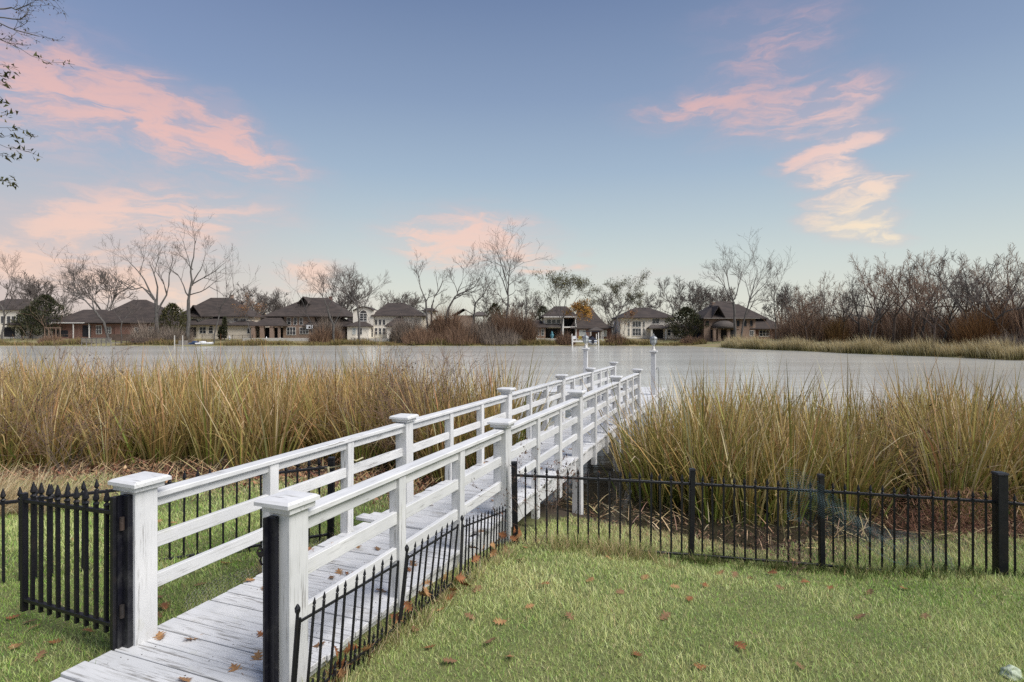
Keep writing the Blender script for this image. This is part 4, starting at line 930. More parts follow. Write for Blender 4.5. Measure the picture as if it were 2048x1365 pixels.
ORD = 'first second third fourth fifth sixth seventh eighth ninth tenth eleventh twelfth thirteenth fourteenth fifteenth sixteenth seventeenth eighteenth nineteenth twentieth twenty-first twenty-second twenty-third twenty-fourth twenty-fifth twenty-sixth'.split()
bgx = [(60, 572, 162), (88, 566, 168), (200, 560, 166), (480, 590, 165), (505, 600, 158), (528, 602, 168), (548, 598, 164), (575, 606, 172), (700, 590, 166), (690, 575, 160), (800, 592, 168), (815, 600, 175), (1075, 606, 165), (1030, 600, 160), (1225, 600, 168), (1285, 600, 180), (1380, 590, 170), (1415, 592, 165), (1565, 590, 150), (1590, 590, 145), (1440, 590, 175), (985, 600, 170)]
for i, (px, py, D) in enumerate(bgx):
    top = at(px, py, D); z0 = float(bank_z(np.array(top.x), np.array(float(D)))); k = (top.z - z0) / 8.6
    r_ = empty('bare_tree', (top.x, D, z0), random.uniform(0, 6.28)); r_.scale = (k, k, k); tag(r_, ORD[sorted(q_[0] for q_ in bgx).index(px)] + ' from the left of the bare trees standing behind the rooftops', 'tree', 'bare trees behind the rooftops')
    t_, c_ = bg[i % 3]; put('trunk', t_, r_); put('crown', c_, r_)
# the wood on the point at the right
wd = [proto_tree(9, dict(SPEC, n=[6, 4, 4], rmin=.017, len=.9), b_, 5, .25) for b_ in ('bark', 'bark_red', 'bark', 'bark_red')]
woods = [(1600, 592, 118), (1625, 590, 112), (1640, 580, 120), (1660, 572, 105), (1685, 575, 98), (1700, 585, 108), (1720, 560, 100), (1745, 545, 92), (1765, 535, 96), (1785, 540, 88), (1805, 560, 104), (1822, 528, 84), (1842, 530, 88), (1858, 545, 92), (1880, 560, 82), (1905, 545, 86), (1930, 508, 76), (1950, 545, 82), (1970, 560, 74), (1990, 530, 78), (2012, 535, 70), (2035, 530, 74), (2060, 540, 68), (1615, 600, 105), (1735, 575, 90), (1868, 570, 78)]
for i, (px, py, D) in enumerate(woods):
    D = max(D, 66); top = at(px, py, D); z0 = float(bank_z(np.array(top.x), np.array(float(D)))); k = (top.z - z0) / 8.8
    r_ = empty('bare_tree', (top.x, D, z0), random.uniform(0, 6.28)); r_.scale = (k * .8, k * .8, k); r_.rotation_euler.y = random.gauss(0, .10); r_.rotation_euler.x = random.gauss(0, .08)
    lab = ORD[sorted(q_[0] for q_ in woods).index(px)] + ' bare tree from the left in the brown wood on the point'
    if px == 1930: lab = 'tallest spiky bare tree in the wood at the right'
    tag(r_, lab, 'tree', 'bare trees in the wood on the point'); t_, c_ = wd[i % 4]; put('trunk', t_, r_); put('crown', c_, r_)

# ---------------------------------------------------------------- brush
def brush(name, label, spots, n, L, cols, w, kind=None, arch=1.0, cat='brush', lift=0.0, parent=None):
    """arching stems: spots (x, y, z, radius, height)"""
    out = []
    for (x, y, z, r, h) in spots:
        a = RNG.uniform(0, 6.283, n); rr = r * np.sqrt(RNG.random(n)); c = np.asarray(cols)[RNG.integers(0, len(cols), n)] * (1 + RNG.normal(0, .22, (n, 1))); c = np.clip(c, .005, .7)
        zz = z + lift * h * RNG.random(n) * (1 - (rr / r) ** 2)
        hh = h * L * RNG.uniform(.5, 1.15, n) * (1 - .45 * (rr / r) ** 2) * (1 + .22 * np.sin(a * 3 + x) + .12 * np.sin(a * 5 + y))
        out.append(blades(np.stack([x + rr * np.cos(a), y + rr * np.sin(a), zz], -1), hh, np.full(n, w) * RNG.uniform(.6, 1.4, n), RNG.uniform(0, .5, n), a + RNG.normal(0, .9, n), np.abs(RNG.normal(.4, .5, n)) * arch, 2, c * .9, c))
    V, Q, C = join(out); o = put(name, np_mesh(name, V, Q, C, M['litter']), parent)
    if label: tag(o, label, cat, kind=kind)
    return o
REDB = [(0.186, 0.111, 0.072), (0.24, 0.152, 0.1), (0.133, 0.086, 0.061), (0.285, 0.179, 0.112)]; GREYB = [(0.218, 0.174, 0.139), (0.286, 0.229, 0.183), (0.151, 0.119, 0.095)]
def bspot(px, D, r, h): x = (px - 1024) * D / F; return (x, D, float(bank_z(np.array(x), np.array(float(D)))) - .1, r, h)
# one thicket in the middle, mound by mound
for (px, D, r, h, cols, lab) in ((815, 133, 4.0, 5.2, GREYB, 'grey-brown bush at the left end of the thicket beside the white house'), (850, 129, 5.0, 3.4, REDB, 'low red-brown brush mound by the water in the thicket'), (895, 132, 3.2, 7.2, REDB, 'tall vine-covered rusty mound in the middle of the thicket'),
                                 (925, 129, 5.5, 3.8, REDB, 'brown arching brush right of the tall vine mound'), (965, 131, 4.5, 5.0, GREYB, 'dense twiggy bush right of the thicket centre'), (1012, 131, 3.2, 6.8, REDB, 'vine-hung mound around the tall straight tree'), (1048, 131, 2.4, 6.2, REDB, 'narrow vine-hung column at the right end of the thicket'), (1000, 128, 5.0, 3.0, GREYB, 'low grey brush at the waterline below the tall straight tree')):
    brush('brush', lab, [bspot(px, D, r, h)], 2600, 1.0, cols, .06, None, 1.3, lift=.5)
for (px, D, r, h, cols, lab) in ((650, 134, 3.6, 3.6, REDB, 'red-brown bush right of the basketball hoop'), (1131, 128, 2.2, 2.6, REDB, 'dark bush below the half-leafed tree at the balcony house'), (1235, 128, 2.6, 2.2, REDB, 'low brown bush right of the boat lift'), (1385, 128, 3.0, 1.6, REDB, 'low brown brush on the shore between the white and brick houses'),
                                 (105, 129, 2.5, 1.8, REDB, 'low reddish brush on the far left shore'), (300, 131, 4.0, 4.6, GREYB, 'grey twiggy bush under the tall multi-stem tree'), (355, 131, 3.2, 3.6, GREYB, 'grey bush at the corner of the wooden fence'), (655, 139, 3.0, 5.5, GREYB, 'tall grey-brown shrub against the brick patio house wall')):
    brush('brush', lab, [bspot(px, D, r, h)], 1300, 1.0, cols, .06, None, 1.2, lift=.4)
# evergreens
def conifer(px, D, py, r, label, n=2600, cols=OLIVE, group='evergreens across the lake'):
    x = (px - 1024) * D / F; z0 = float(bank_z(np.array(x), np.array(float(D)))); h = at(px, py, D).z - z0
    rt = empty('evergreen_tree', (x, D, z0)); tag(rt, label, 'tree', group)
    m = MB(); m.tube([(0, 0, -.2), (0, 0, h * .5), (0, 0, h * .9)], [.16, .1, .03], 6); m.build('trunk', M['bark_red'], rt)
    t = RNG.random(n) ** .8; a = RNG.uniform(0, 6.283, n); lump = 1 + .25 * np.sin(a * 3 + t * 9) + .15 * np.sin(a * 7 - t * 17); rr = r * (np.sin(np.clip(t * 1.0, 0, 1) * 2.6 + .45)).clip(.05) * lump * RNG.uniform(.6, 1, n)
    c = np.asarray(cols)[RNG.integers(0, len(cols), n)] * (1 + RNG.normal(0, .3, (n, 1))); c = np.clip(c, .004, .4)
    V, Q, C = blades(np.stack([rr * np.cos(a), rr * np.sin(a), h * (.06 + .9 * t)], -1), np.full(n, .55) * RNG.uniform(.5, 1.3, n), np.full(n, .22), RNG.uniform(.2, 1.7, n), a + RNG.normal(0, .6, n), RNG.uniform(-.3, .6, n), 2, c * .8, c)
    put('crown', np_mesh('crown', V, Q, C, M['litter']), rt)
PINE = [(0.045, 0.057, 0.027), (0.068, 0.072, 0.036), (0.09, 0.083, 0.045)]
conifer(92, 146, 588, 4.6, 'dark evergreen behind the low white wing at the left', 4200, PINE); conifer(60, 150, 612, 3.6, 'lower dark evergreen left of the taller one', 2600, PINE); conifer(345, 141, 606, 3.4, 'olive evergreen between the ranch house and the cream house', 3000); conifer(372, 152, 630, 3.0, 'small olive evergreen behind the cream house', 1600)
conifer(1372, 138, 614, 4.2, 'dark evergreen at the right corner of the white house', 3600, PINE); conifer(1085, 156, 612, 3.0, 'dark evergreen left of the balcony house roof', 1800, PINE); conifer(1398, 146, 636, 2.6, 'small evergreen right of the larger one by the white house', 1400, PINE)
conifer(441, 139, 655, .45, 'shorter of two slim cypresses by the cream house wall', 500, PINE); conifer(449, 139, 634, .55, 'taller of two slim cypresses by the cream house wall', 800, PINE); conifer(990, 150, 605, 3.0, 'dark evergreen showing behind the thicket', 1600, PINE); conifer(872, 142, 640, 2.2, 'green shrub tree left of the tall vine mound', 1200, [(.05, .075, .03), (.04, .06, .025)])
# undergrowth of the wood: reads as one mass
spots = []
for i in range(210):
    px = random.uniform(1560, 2075); t = (px - 1560) / 500; D = lerp(116, 68, min(t, 1)) + random.uniform(-2, 26) * lerp(1, .8, t); x = (px - 1024) * D / F
    if shore_d(np.array(x), np.array(D)) < 1.5: continue
    spots.append((x, D, float(bank_z(np.array(x), np.array(D))) - .1, random.uniform(1.2, 3.0), random.choice((2.2, 3.0, 3.8, 4.6, 6.0, 7.2)) * random.uniform(.8, 1.1)))
brush('undergrowth', 'tangled red-brown undergrowth filling the wood on the point', spots, 270, 1.0, GREYB + REDB + REDB + [(.15, .075, .04)], .05, 'stuff', 1.0, 'undergrowth', .5)
brush('willow_shrub', 'orange-brown willowy shrub among the bare trees at the right', [bspot(1965, 71, 2.6, 5.4)], 1500, 1.0, [(.22, .115, .04), (.17, .085, .035)], .035, None, .9, lift=.4)
brush('willow_shrub', 'small amber shrub behind the reeds on the point', [bspot(1672, 98, 1.6, 5.2)], 600, 1.0, [(.20, .12, .04), (.15, .08, .035)], .045, None, .9, lift=.5)
brush('brush', 'pale grey brush at the tip of the reeds at the right edge', [bspot(2040, 64.5, 2.2, 2.4), bspot(2005, 66, 1.8, 2.2)], 1100, 1.0, GREYB + [(.2, .18, .15)], .03, None, 1.3, lift=.3)
# far hedge of trees closing the view
spots = [((px - 1024) * 205 / F, 205 + random.uniform(-8, 20), 1.2, random.uniform(4, 7), random.uniform(5, 8.5)) for px in np.arange(-120, 2250, 17)]
brush('far_wood', 'far bare wood behind the houses closing the view', spots, 180, 1.0, GREYB + [(.10, .075, .06), (.05, .05, .03)], .16, 'stuff', .8, 'wood', .7)
# reeds on the far shore
def far_reeds(name, label, pts, n, H, cols0, cols1, w):
    P = np.array(pts); i = RNG.integers(0, len(P), n); X = P[i, 0] + RNG.normal(0, .35, n); Y = P[i, 1] + RNG.normal(0, .35, n); hs = P[i, 2]; Z = bank_z(X, Y)
    a = np.asarray(cols0)[RNG.integers(0, len(cols0), n)]; b_ = np.asarray(cols1)[RNG.integers(0, len(cols1), n)]; v = (1 + RNG.normal(0, .2, (n, 1)))
    V, Q, C = blades(np.stack([X, Y, Z - .05], -1), H * hs * RNG.uniform(.6, 1.2, n), np.full(n, w), RNG.uniform(0, .35, n), RNG.normal(3.3, 1.0, n), RNG.uniform(.1, .9, n), 3, np.clip(a * v, .01, .8), np.clip(b_ * v, .01, .8))
    tag(put(name, np_mesh(name, V, Q, C, M['vcol'])), label, 'reeds', kind='stuff')
pts = []
for y in np.arange(60, 112, .25):
    for k_ in range(3):
        y2 = y + random.uniform(-.2, .2); sx = (40 + (106 - y2) * .285 if y2 < 106 else 40) + .7 * math.sin(y2 * .3); pts.append((sx + random.uniform(.1, 2.6), y2, (1.0 + .22 * math.sin(y * .9) + .16 * math.sin(y * 2.3 + 1)) * random.uniform(.75, 1.25) - (.4 if 84 < y < 88 else 0)))
far_reeds('shore_reeds', 'pale feathery reeds fringing the wooded point', pts, 17000, 1.6, [(.14, .14, .035), (.20, .17, .06)], [(.62, .50, .29), (.52, .40, .21), (.70, .59, .39)], .035)
pts = []
for x in np.arange(-118, 42, .22):
    px = 1024 + x * F / 126; hh = .75 + .35 * math.sin(x * .31) + .2 * math.sin(x * 1.1)
    if 1140 < px < 1200 or 172 < px < 232 or 352 < px < 428: continue
    for k_ in range(3): pts.append((x, 125.2 + random.uniform(.0, 3.0) + 1.2 * math.sin(x * .13), max(.35, hh)))
far_reeds('shore_reeds', 'olive and tan reeds along the far shore below the houses', pts, 15000, 1.25, [(.12, .13, .035), (.16, .13, .05), (.10, .08, .04)], [(.26, .23, .08), (.30, .20, .09), (.22, .14, .07)], .07)

# ---------------------------------------------------------------- brambles in the near reeds
def bramble(px, py, D, h, n, label, seeds=True, w=.006):
    p = at(px, py, D); z0 = max(float(ground_z(p.x, D)), -.05); rt = empty('bramble', (p.x, D, z0)); tag(rt, label, 'bramble')
    tr, tw = MB(), MB(); tips = []
    for k in range(n):
        a = random.uniform(0, 6.283); q = path(Vector((random.gauss(0, .25), random.gauss(0, .25), 0)), Vector((math.cos(a) * .45, math.sin(a) * .45, 1)), h * random.uniform(.7, 1.1), 6, .16, -.02)
        tr.tube(q, [lerp(w, w * .45, j / 6) for j in range(7)], 4, False); sprout(tr, tw, q, w * .7, w * .4, 0, 2, dict(n=[7, 4], min=.12, rmin=w * .34, split=w * .6, up=.05, wig=.25), tips)
    tag(tr.build('stems', M['bark_red'], rt), kind='stuff')
    tag(tw.build('twigs', M['twig_red'], rt), kind='stuff')
    if seeds:
        V, Q, C = leaf_cloud(random.sample(tips, min(len(tips), 340)), 1, .045 if w > .004 else .03, [(.05, .032, .026), (.08, .05, .035), (.12, .06, .04)], .02); tag(put('seed_heads', np_mesh('seed_heads', V, Q, C, M['litter']), rt), kind='stuff')
bramble(872, 900, 12.6, 2.30, 20, 'tangled dark bramble with seed heads rising from the reeds beside the bridge', True, .009); bramble(815, 920, 12.4, 1.95, 14, 'lower bramble left of the tangled seed-head bramble', True, .008); bramble(98, 930, 13.2, 2.55, 9, 'thin dark bramble standing over the reeds at the left', True, .009); bramble(130, 950, 11.7, 1.45, 10, 'reddish twiggy bramble in front of the left reeds', True, .007); bramble(12, 950, 12.5, 1.75, 9, 'thin bramble at the left edge of the reeds', True, .007); bramble(760, 930, 13.4, 1.9, 10, 'faint brown bramble among the reeds left of the two larger ones', True, .008)
bramble(1060, 1040, 5.98, .75, 3, 'wiry leafless vine climbing the black corner fence post', True, .003); bramble(1830, 1010, 9.0, 1.3, 10, 'red-brown twiggy bush behind the right fence', True, .005); bramble(1545, 560 + 560, 6.15, .28, 7, 'low green-brown weed tangle at the foot of the right fence', True, .003)

# ---------------------------------------------------------------- overhanging branches, upper left
def near_tree():
    D = 7.0; rt = empty('overhanging_tree', (-8.6, D, .75)); tag(rt, 'tree at the left whose thin leafy branches hang into the upper left corner', 'tree')
    tr, tw, lp, lp2 = MB(), MB(), [], []; b0 = Vector((-8.6, D, .75))
    tp = [Vector((0, 0, -.3)), Vector((.05, 0, 2)), Vector((-.05, .1, 4)), Vector((.1, 0, 6)), Vector((.2, .1, 8))]; tr.tube(tp, [.26, .22, .19, .15, .10], 9)
    sp = dict(n=[6, 4], len=.55, min=.10, rmin=.0018, split=.012, up=.02, wig=.2, spread=.8)
    for st, pl, r in ((3, [(-260, 60), (-80, 18), (10, 18), (32, 20), (60, 8)], .014), (3, [(-260, 90), (-60, 30), (10, 36), (42, 39), (56, 24)], .012), (2, [(-280, 80), (-80, 30), (0, 47), (36, 62), (78, 73)], .013), (2, [(-260, 120), (-60, 55), (0, 78), (22, 88)], .010), (3, [(-200, -60), (-20, -40), (60, -20), (110, 2)], .011)):
        pts = smooth_pts([tp[st] * 1.0] + [at(x, y, D + random.uniform(-.3, .3)) - b0 for x, y in pl]); m_ = len(pts)
        tr.tube(pts, [lerp(.06, r, min(1, j / 4)) * lerp(1, .35, j / (m_ - 1)) for j in range(m_)], 6, False); sprout(tr, tw, pts[-5:], r * .6, r * .3, 0, 2, sp, lp)
    for st, pl in ((2, [(-150, 110), (-30, 75), (25, 90), (62, 112), (100, 126), (150, 130)]), (2, [(-160, 160), (-30, 132), (10, 130), (38, 142)]), (2, [(-160, 180), (-30, 150), (6, 152), (22, 158)]), (2, [(-150, 200), (-30, 165), (2, 166), (14, 172)]), (1, [(-160, 240), (-30, 205), (0, 203), (14, 206)]), (1, [(-160, 250), (-30, 232), (5, 232), (30, 224)]), (1, [(-160, 280), (-30, 250), (15, 256), (56, 264), (70, 277)]), (1, [(-160, 300), (-30, 275), (20, 272), (46, 278)]),
                   (1, [(-160, 320), (-30, 288), (15, 296), (50, 302), (86, 316)]), (1, [(-160, 330), (-30, 306), (8, 312), (40, 320)]), (1, [(-160, 390), (-30, 352), (0, 356), (20, 366), (34, 374)]), (1, [(-160, 380), (-30, 350), (10, 362), (30, 358)])):
        pts = smooth_pts([tp[st] * 1.0] + [at(x, y, D + random.uniform(-.2, .2)) - b0 for x, y in pl]); m_ = len(pts)
        tr.tube(pts, [lerp(.03, .004, min(1, j / 4)) * lerp(1, .4, j / (m_ - 1)) for j in range(m_)], 5, False)
        for j in range(m_ - 4, m_):
            for _ in range(3): lp2.append(pts[j].lerp(pts[j - 1], random.random()))
    tr.build('trunk', M['bark'], rt, True); tw.build('twigs', M['twig'], rt)
    V, Q, C = join([leaf_cloud(random.sample(lp, len(lp) // 2), 1, .028, [(.04, .035, .02), (.06, .05, .03), (.09, .05, .04)], .02), leaf_cloud(lp2, 2, .055, [(.07, .075, .02), (.05, .055, .018), (.10, .085, .03)], .025)])
    put('foliage', np_mesh('foliage', V, Q, C, M['vcol']), rt)
near_tree()

# ================================================================ houses across the lake
class House:
    """measured off the photograph at the distance D of its front wall; the front faces the lake"""
    def __init__(s, name, label, D, px0, px1, base=677):
        s.D = D; s.k = D / F; s.cx = (px0 + px1) / 2
        x = (s.cx - 1024) * s.k; s.z0 = float(bank_z(np.array(x), np.array(float(D))))
        s.root = empty(name, (x, D, s.z0)); tag(s.root, label, 'house', 'houses across the lake')
    def X(s, px): return (px - s.cx) * s.k
    def Z(s, py): return CH - (py - HZ) * s.k - s.z0
    def wall(s, px0, px1, py0, py1=None, dep=9.0, y=0.0, m='stucco', name='wall'):
        b = MB(); b.box(s.X(px0), s.X(px1), y, y + dep, -.4 if py1 is None else s.Z(py1), s.Z(py0)); return b.build(name, M[m], s.root)
    def roof(s, px0, px1, pe, pr, r0, r1, y0=-.5, y1=10.0, m='roof', ry=None, name='roof'):
        b = MB(); b.hip(s.X(px0), s.X(px1), y0, y1, s.Z(pe), s.Z(pr), s.X(r0), s.X(r1), ry, .16); return b.build(name, M[m], s.root)
    def gable(s, px0, px1, pe, pk, y0=-.3, y1=6.0, m='roof', name='roof'):
        xa, xb, xc = s.X(px0), s.X(px1), (s.X(px0) + s.X(px1)) / 2; z0, z1 = s.Z(pe), s.Z(pk); b = MB(); t = .18
        b.add([(xa, y0, z0), (xc, y0, z1), (xb, y0, z0), (xa, y1, z0), (xc, y1, z1), (xb, y1, z0), (xa, y0, z0 - t), (xc, y0, z1 - t), (xb, y0, z0 - t), (xa, y1, z0 - t), (xc, y1, z1 - t), (xb, y1, z0 - t)],
              [(0, 1, 4, 3), (1, 2, 5, 4), (6, 9, 10, 7), (7, 10, 11, 8), (0, 6, 7, 1), (1, 7, 8, 2), (3, 4, 10, 9), (4, 5, 11, 10), (0, 3, 9, 6), (2, 8, 11, 5)]); return b.build(name, M[m], s.root)
    def win(s, px0, px1, py0, py1, nx=1, nz=1, y=0.0, fr='trim', gl='glass', arch=False, fw=.09):
        x0, x1, z1, z0 = s.X(px0), s.X(px1), s.Z(py0), s.Z(py1); b = MB(); yf = y - .07
        b.box(x0 - fw, x0, yf, y + .03, z0 - fw, z1 + fw); b.box(x1, x1 + fw, yf, y + .03, z0 - fw, z1 + fw)
        b.box(x0, x1, yf, y + .03, z1, z1 + fw); b.box(x0, x1, yf - .04, y + .03, z0 - fw, z0)
        for i in range(1, nx): xm = lerp(x0, x1, i / nx); b.box(xm - .04, xm + .04, yf, y - .005, z0, z1)
        for j in range(1, nz): zm = lerp(z0, z1, j / nz); b.box(x0, x1, yf + .01, y - .008, zm - .035, zm + .035)
        f = b.build('window', M[fr], s.root)
        g = MB()
        if arch:
            n = 10; xc = (x0 + x1) / 2; r = (x1 - x0) / 2; pts = [(x0, z0), (x1, z0)] + [(xc + r * math.cos(math.pi * k / n), z1 + r * math.sin(math.pi * k / n)) for k in range(n + 1)]
            g.add([(x, y - .02, z) for x, z in pts] + [(x, y + .02, z) for x, z in pts], [tuple(range(len(pts))), tuple(range(2 * len(pts) - 1, len(pts) - 1, -1))])
        else: g.box(x0, x1, y - .02, y + .02, z0, z1)
        g.build('pane', M[gl], f)
    def dark(s, px0, px1, py0, py1, y=0.0, m='dark', name='opening_shade'):  # near-black slab standing in for the shade inside porches, patios and openings
        b = MB(); b.box(s.X(px0), s.X(px1), y - .012, y + .1, s.Z(py1), s.Z(py0)); return b.build(name, M[m], s.root)
    def post(s, px, py0, py1, w=.3, y=-2.0, m='trim', name='column'):
        b = MB(); x = s.X(px); z1 = s.Z(py0); z0 = -.4 if py1 is None else s.Z(py1); b.box(x - w / 2, x + w / 2, y - w / 2, y + w / 2, z0, z1); b.box(x - w * .7, x + w * .7, y - w * .7, y + w * .7, z1 - .1, z1 - .002); b.box(x - w * .7, x + w * .7, y - w * .7, y + w * .7, z0 - .01, z0 + .2)
        return b.build(name, M[m], s.root)
    def beam(s, px0, px1, py0, py1, y0, y1, m='trim', name='beam'):
        b = MB(); b.box(s.X(px0), s.X(px1), y0, y1, s.Z(py1), s.Z(py0)); return b.build(name, M[m], s.root)
    def vent(s, px, py, y, h=.6):
        b = MB(); b.lathe([(.07, 0), (.07, h), (.12, h), (.12, h + .1)], 8, Matrix.Translation((s.X(px), y, s.Z(py)))); b.build('roof_vent', M['roof_grey'], s.root)
    def chimney(s, px0, px1, py0, py1, y, m='brick_tan'):
        b = MB(); b.box(s.X(px0), s.X(px1), y, y + 1.0, s.Z(py1), s.Z(py0)); b.box(s.X(px0) - .08, s.X(px1) + .08, y - .08, y + 1.08, s.Z(py0), s.Z(py0) + .15); b.build('chimney', M[m], s.root)

h = House('house', 'white two-storey house with triple window at the far left edge', 150, -40, 110)
h.wall(-40, 42, 621, dep=10, m='stucco_white'); h.roof(-48, 50, 621, 596, -20, 20, -.6, 10.6); h.wall(42.5, 108, 651, dep=8, y=.3, m='stucco_white'); h.roof(15, 112, 651, 630, 62, 100, -1.6, 8.6)
for a in (14, 23.5, 33.5): h.win(a, a + 7, 633, 647)
h.win(2, 9, 633, 647); h.dark(8, 30, 655, 674, -.02); h.win(58, 66, 657, 667, 2, y=.3); h.win(84, 92, 657, 667, 2, y=.3)
h = House('house', 'low red brick ranch house with two brown hip roofs', 146, 106, 335)
h.wall(106, 232, 648, dep=11, m='brick'); h.wall(232, 332, 648, dep=12, y=-.4, m='brick'); h.roof(102, 236, 647, 618, 136, 182, -1.0, 11.6); h.roof(176, 340, 647, 597, 235, 262, -1.2, 13.5); h.roof(300, 342, 646, 624, 318, 328, -1.0, 9)
h.dark(165, 182, 651, 674, -.02); h.post(182.5, 648, None, .22, -.7); h.post(152, 648, None, .18, -.9); h.win(193, 203, 652, 668, 2, 2); h.win(272, 278, 656, 665, 1, 2, -.4); h.win(300, 309, 655, 668, 2, 2, -.4); h.win(214, 222, 655, 667, 2, 2); h.dark(108, 136, 661, 674, -.02)
h.beam(106, 180, 645.4, 647.2, -1.15, -1.0); h.beam(107, 139, 655.5, 657, -3.0, -2.8, 'brick_tan', 'pergola_beam')
for a in (108, 116, 130, 138.5): h.post(a, 655.5, None, .14, -2.9, 'brick_tan', 'pergola_post')
h.vent(250, 600, 5, .5); h.vent(160, 622, 5, .4)
h = House('house', 'cream stucco house with steep brown roof and slim cypresses', 146, 335, 512)
h.wall(336, 396, 650, dep=10); h.wall(396, 511, 651, dep=10, y=-.3); h.wall(352, 487, 634, 651, 8, 2.0, name='upper_wall'); h.roof(345, 494, 634, 593, 396, 440, .8, 11.5); h.roof(388, 456, 651, 632, 424, 434, -1.4, 6.0); h.roof(330, 395, 651, 636, 352, 380, -.8, 6); h.roof(456.5, 515, 652, 642, 470, 500, -1.3, 5.0)
h.chimney(437, 441, 588, 600, 6); h.gable(366, 400, 634, 610, .6, 6)
h.win(353, 365, 654, 668, 2); h.win(401, 413, 655, 667, 2, 2, -.3); h.win(419, 427, 656, 667, 1, 2, -.3, arch=True); h.win(474, 484, 638, 643, 2, 1, 2.0); h.win(461, 468, 637, 643, 1, 1, 2.0); h.dark(372, 392, 655, 675, -.02); h.win(496, 508, 658, 667, 2, 1, -.3)
h = House('house', 'brick house with wide covered patio on stone columns', 145, 514, 692)
h.wall(566, 690, 653, dep=10, m='brick_tan'); h.wall(566, 628, 633, 653.5, 9, .5, 'brick_tan', 'upper_wall'); h.wall(516, 566, 655, dep=6, y=3.0, m='stucco'); h.roof(526, 694, 634, 593, 598, 640, -.5, 12.5); h.roof(511, 576, 653, 626, 548, 556, -3.6, 7.0); h.roof(606, 700, 654, 625, 640, 662, -.9, 8.0); h.gable(588, 612, 606, 592, 2, 7); h.chimney(640, 645, 591, 604, 7, 'brick')
for a, w_ in ((518, .9), (535, .9), (554, .9), (568, .5)): h.post(a, 653, None, w_, -3.0, 'brick_tan')
h.dark(520, 565, 656, 676, 2.95); h.win(586.5, 592, 635, 650, 1, 2, .5); h.win(573, 580, 636, 650, 1, 2, .5); h.win(598, 604, 636, 650, 1, 2, .5); h.win(574, 591, 655, 670, 3, 2); h.win(600, 617, 656, 668, 3, 2); h.win(660, 670, 658, 667, 2, 1); h.vent(655, 600, 4, .4)
h = House('house', 'white stucco house with an arched window and dark hip roof', 142, 700, 862, 673)
h.wall(706, 748, 621, dep=10, y=.0, m='stucco_white'); h.wall(748.3, 842, 632, dep=10, y=.5, m='stucco_white'); h.wall(842.5, 860, 621, dep=7, y=3.5, m='stucco_white'); h.roof(742, 850, 633, 604, 765, 800, -.4, 11.5); h.roof(838, 866, 622, 614, 846, 858, 3.0, 11)
b = MB(); n = 10; pts = [(h.X(706) + (h.X(748) - h.X(706)) * t, h.Z(621) + math.sin(math.pi * t) * (h.Z(613) - h.Z(621))) for t in [k / n for k in range(n + 1)]]
b.add([(x, -.35, z) for x, z in pts] + [(x, 5, z) for x, z in pts] + [(x, -.35, z - .3) for x, z in pts] + [(x, 5, z - .3) for x, z in pts], [(i, i + 1, n + 2 + i, n + 1 + i) for i in range(n)] + [(2 * n + 2 + i, 2 * n + 3 + i, i + 1, i) for i in range(n)]); b.build('roof', M['roof'], h.root)
b = MB(); b.add([(x, .01, z - .28) for x, z in pts], [tuple(range(n + 1))]); b.build('gable_wall', M['stucco_white'], h.root)
h.win(720, 733.5, 628, 642, 2, 3, 0, arch=True, fw=.12); h.wall(700.5, 743, 654, dep=5, y=-2.6, m='stucco_white', name='bay_wall'); h.roof(697, 747, 654, 643, 716, 730, -3.2, 2.5); h.win(711, 717, 657, 669, 1, 2, -2.6, gl='glass_pale'); h.win(721, 729.5, 657, 669, 2, 2, -2.6)
for a in (748.5, 756.5, 764.5): h.win(a + .6, a + 5, 640, 650, 1, 1, .5, fw=.07); h.win(a + .6, a + 5, 657, 669.5, 1, 2, .5, fw=.07)
h.wall(777.5, 812, 654, dep=5, y=-2.0, m='stucco_white', name='bay_wall'); h.roof(773, 818, 654, 634, 794, 802, -2.6, 3.0); h.win(788, 794, 657, 670, 1, 2, -2); h.dark(741.5, 745.5, 657, 674, -.02); h.win(828, 834, 637, 646, 2, 1, .5); h.vent(797, 606, 5, .9); h.vent(787, 606, 5, .4)
h = House('house', 'house behind the thicket showing only a grey gable roof', 160, 900, 955)
h.wall(908, 946, 631, dep=9, y=1, m='brick_tan'); h.gable(903, 949, 631, 617, .5, 10, 'roof_grey'); h.roof(944, 975, 632, 623, 952, 964, 1, 9, 'roof_grey')
h = House('house', 'brick house with white balcony, dark patio and brown roofs', 146, 1060, 1226)
h.wall(1062, 1091, 655, dep=9, m='brick_tan'); h.wall(1091.3, 1152, 656, dep=8, y=3.0, m='brick_tan'); h.wall(1089, 1126, 634, 656.5, 7, 1.2, 'stucco_white', 'upper_wall'); h.wall(1126.3, 1153, 635, 656.5, 7, 3.5, 'brick_tan', 'upper_wall'); h.roof(1084, 1157, 635, 611, 1112, 1137, -.4, 11.5); h.roof(1058, 1096, 656, 640, 1072, 1080, -1.0, 6.0); h.roof(1140, 1216, 658, 611, 1168, 1187, -.6, 13.0); h.roof(1086, 1128, 655, 645, 1092, 1122, -.2, 4, 'roof_grey')
h.wall(1152.4, 1183, 659, dep=8, m='brick'); h.wall(1183.4, 1226, 657, dep=7, y=2.2, m='brick'); h.roof(1182, 1230, 657, 646, 1200, 1215, 1.6, 9)
h.beam(1126, 1153, 653.5, 656, -.3, 3.2); h.beam(1087, 1156, 633.6, 635.2, -.55, -.38); h.post(1126, 634.5, None, .35, -.1); h.post(1151.5, 634.5, None, .35, -.1); h.dark(1129, 1149, 638, 653, 3.45); h.dark(1093, 1122, 657, 676, 2.95); h.dark(1128, 1150, 658, 676, 2.95)
for a in (1095, 1104.5, 1114): h.win(a, a + 7.5, 639.5, 647, 1, 1, 1.2)
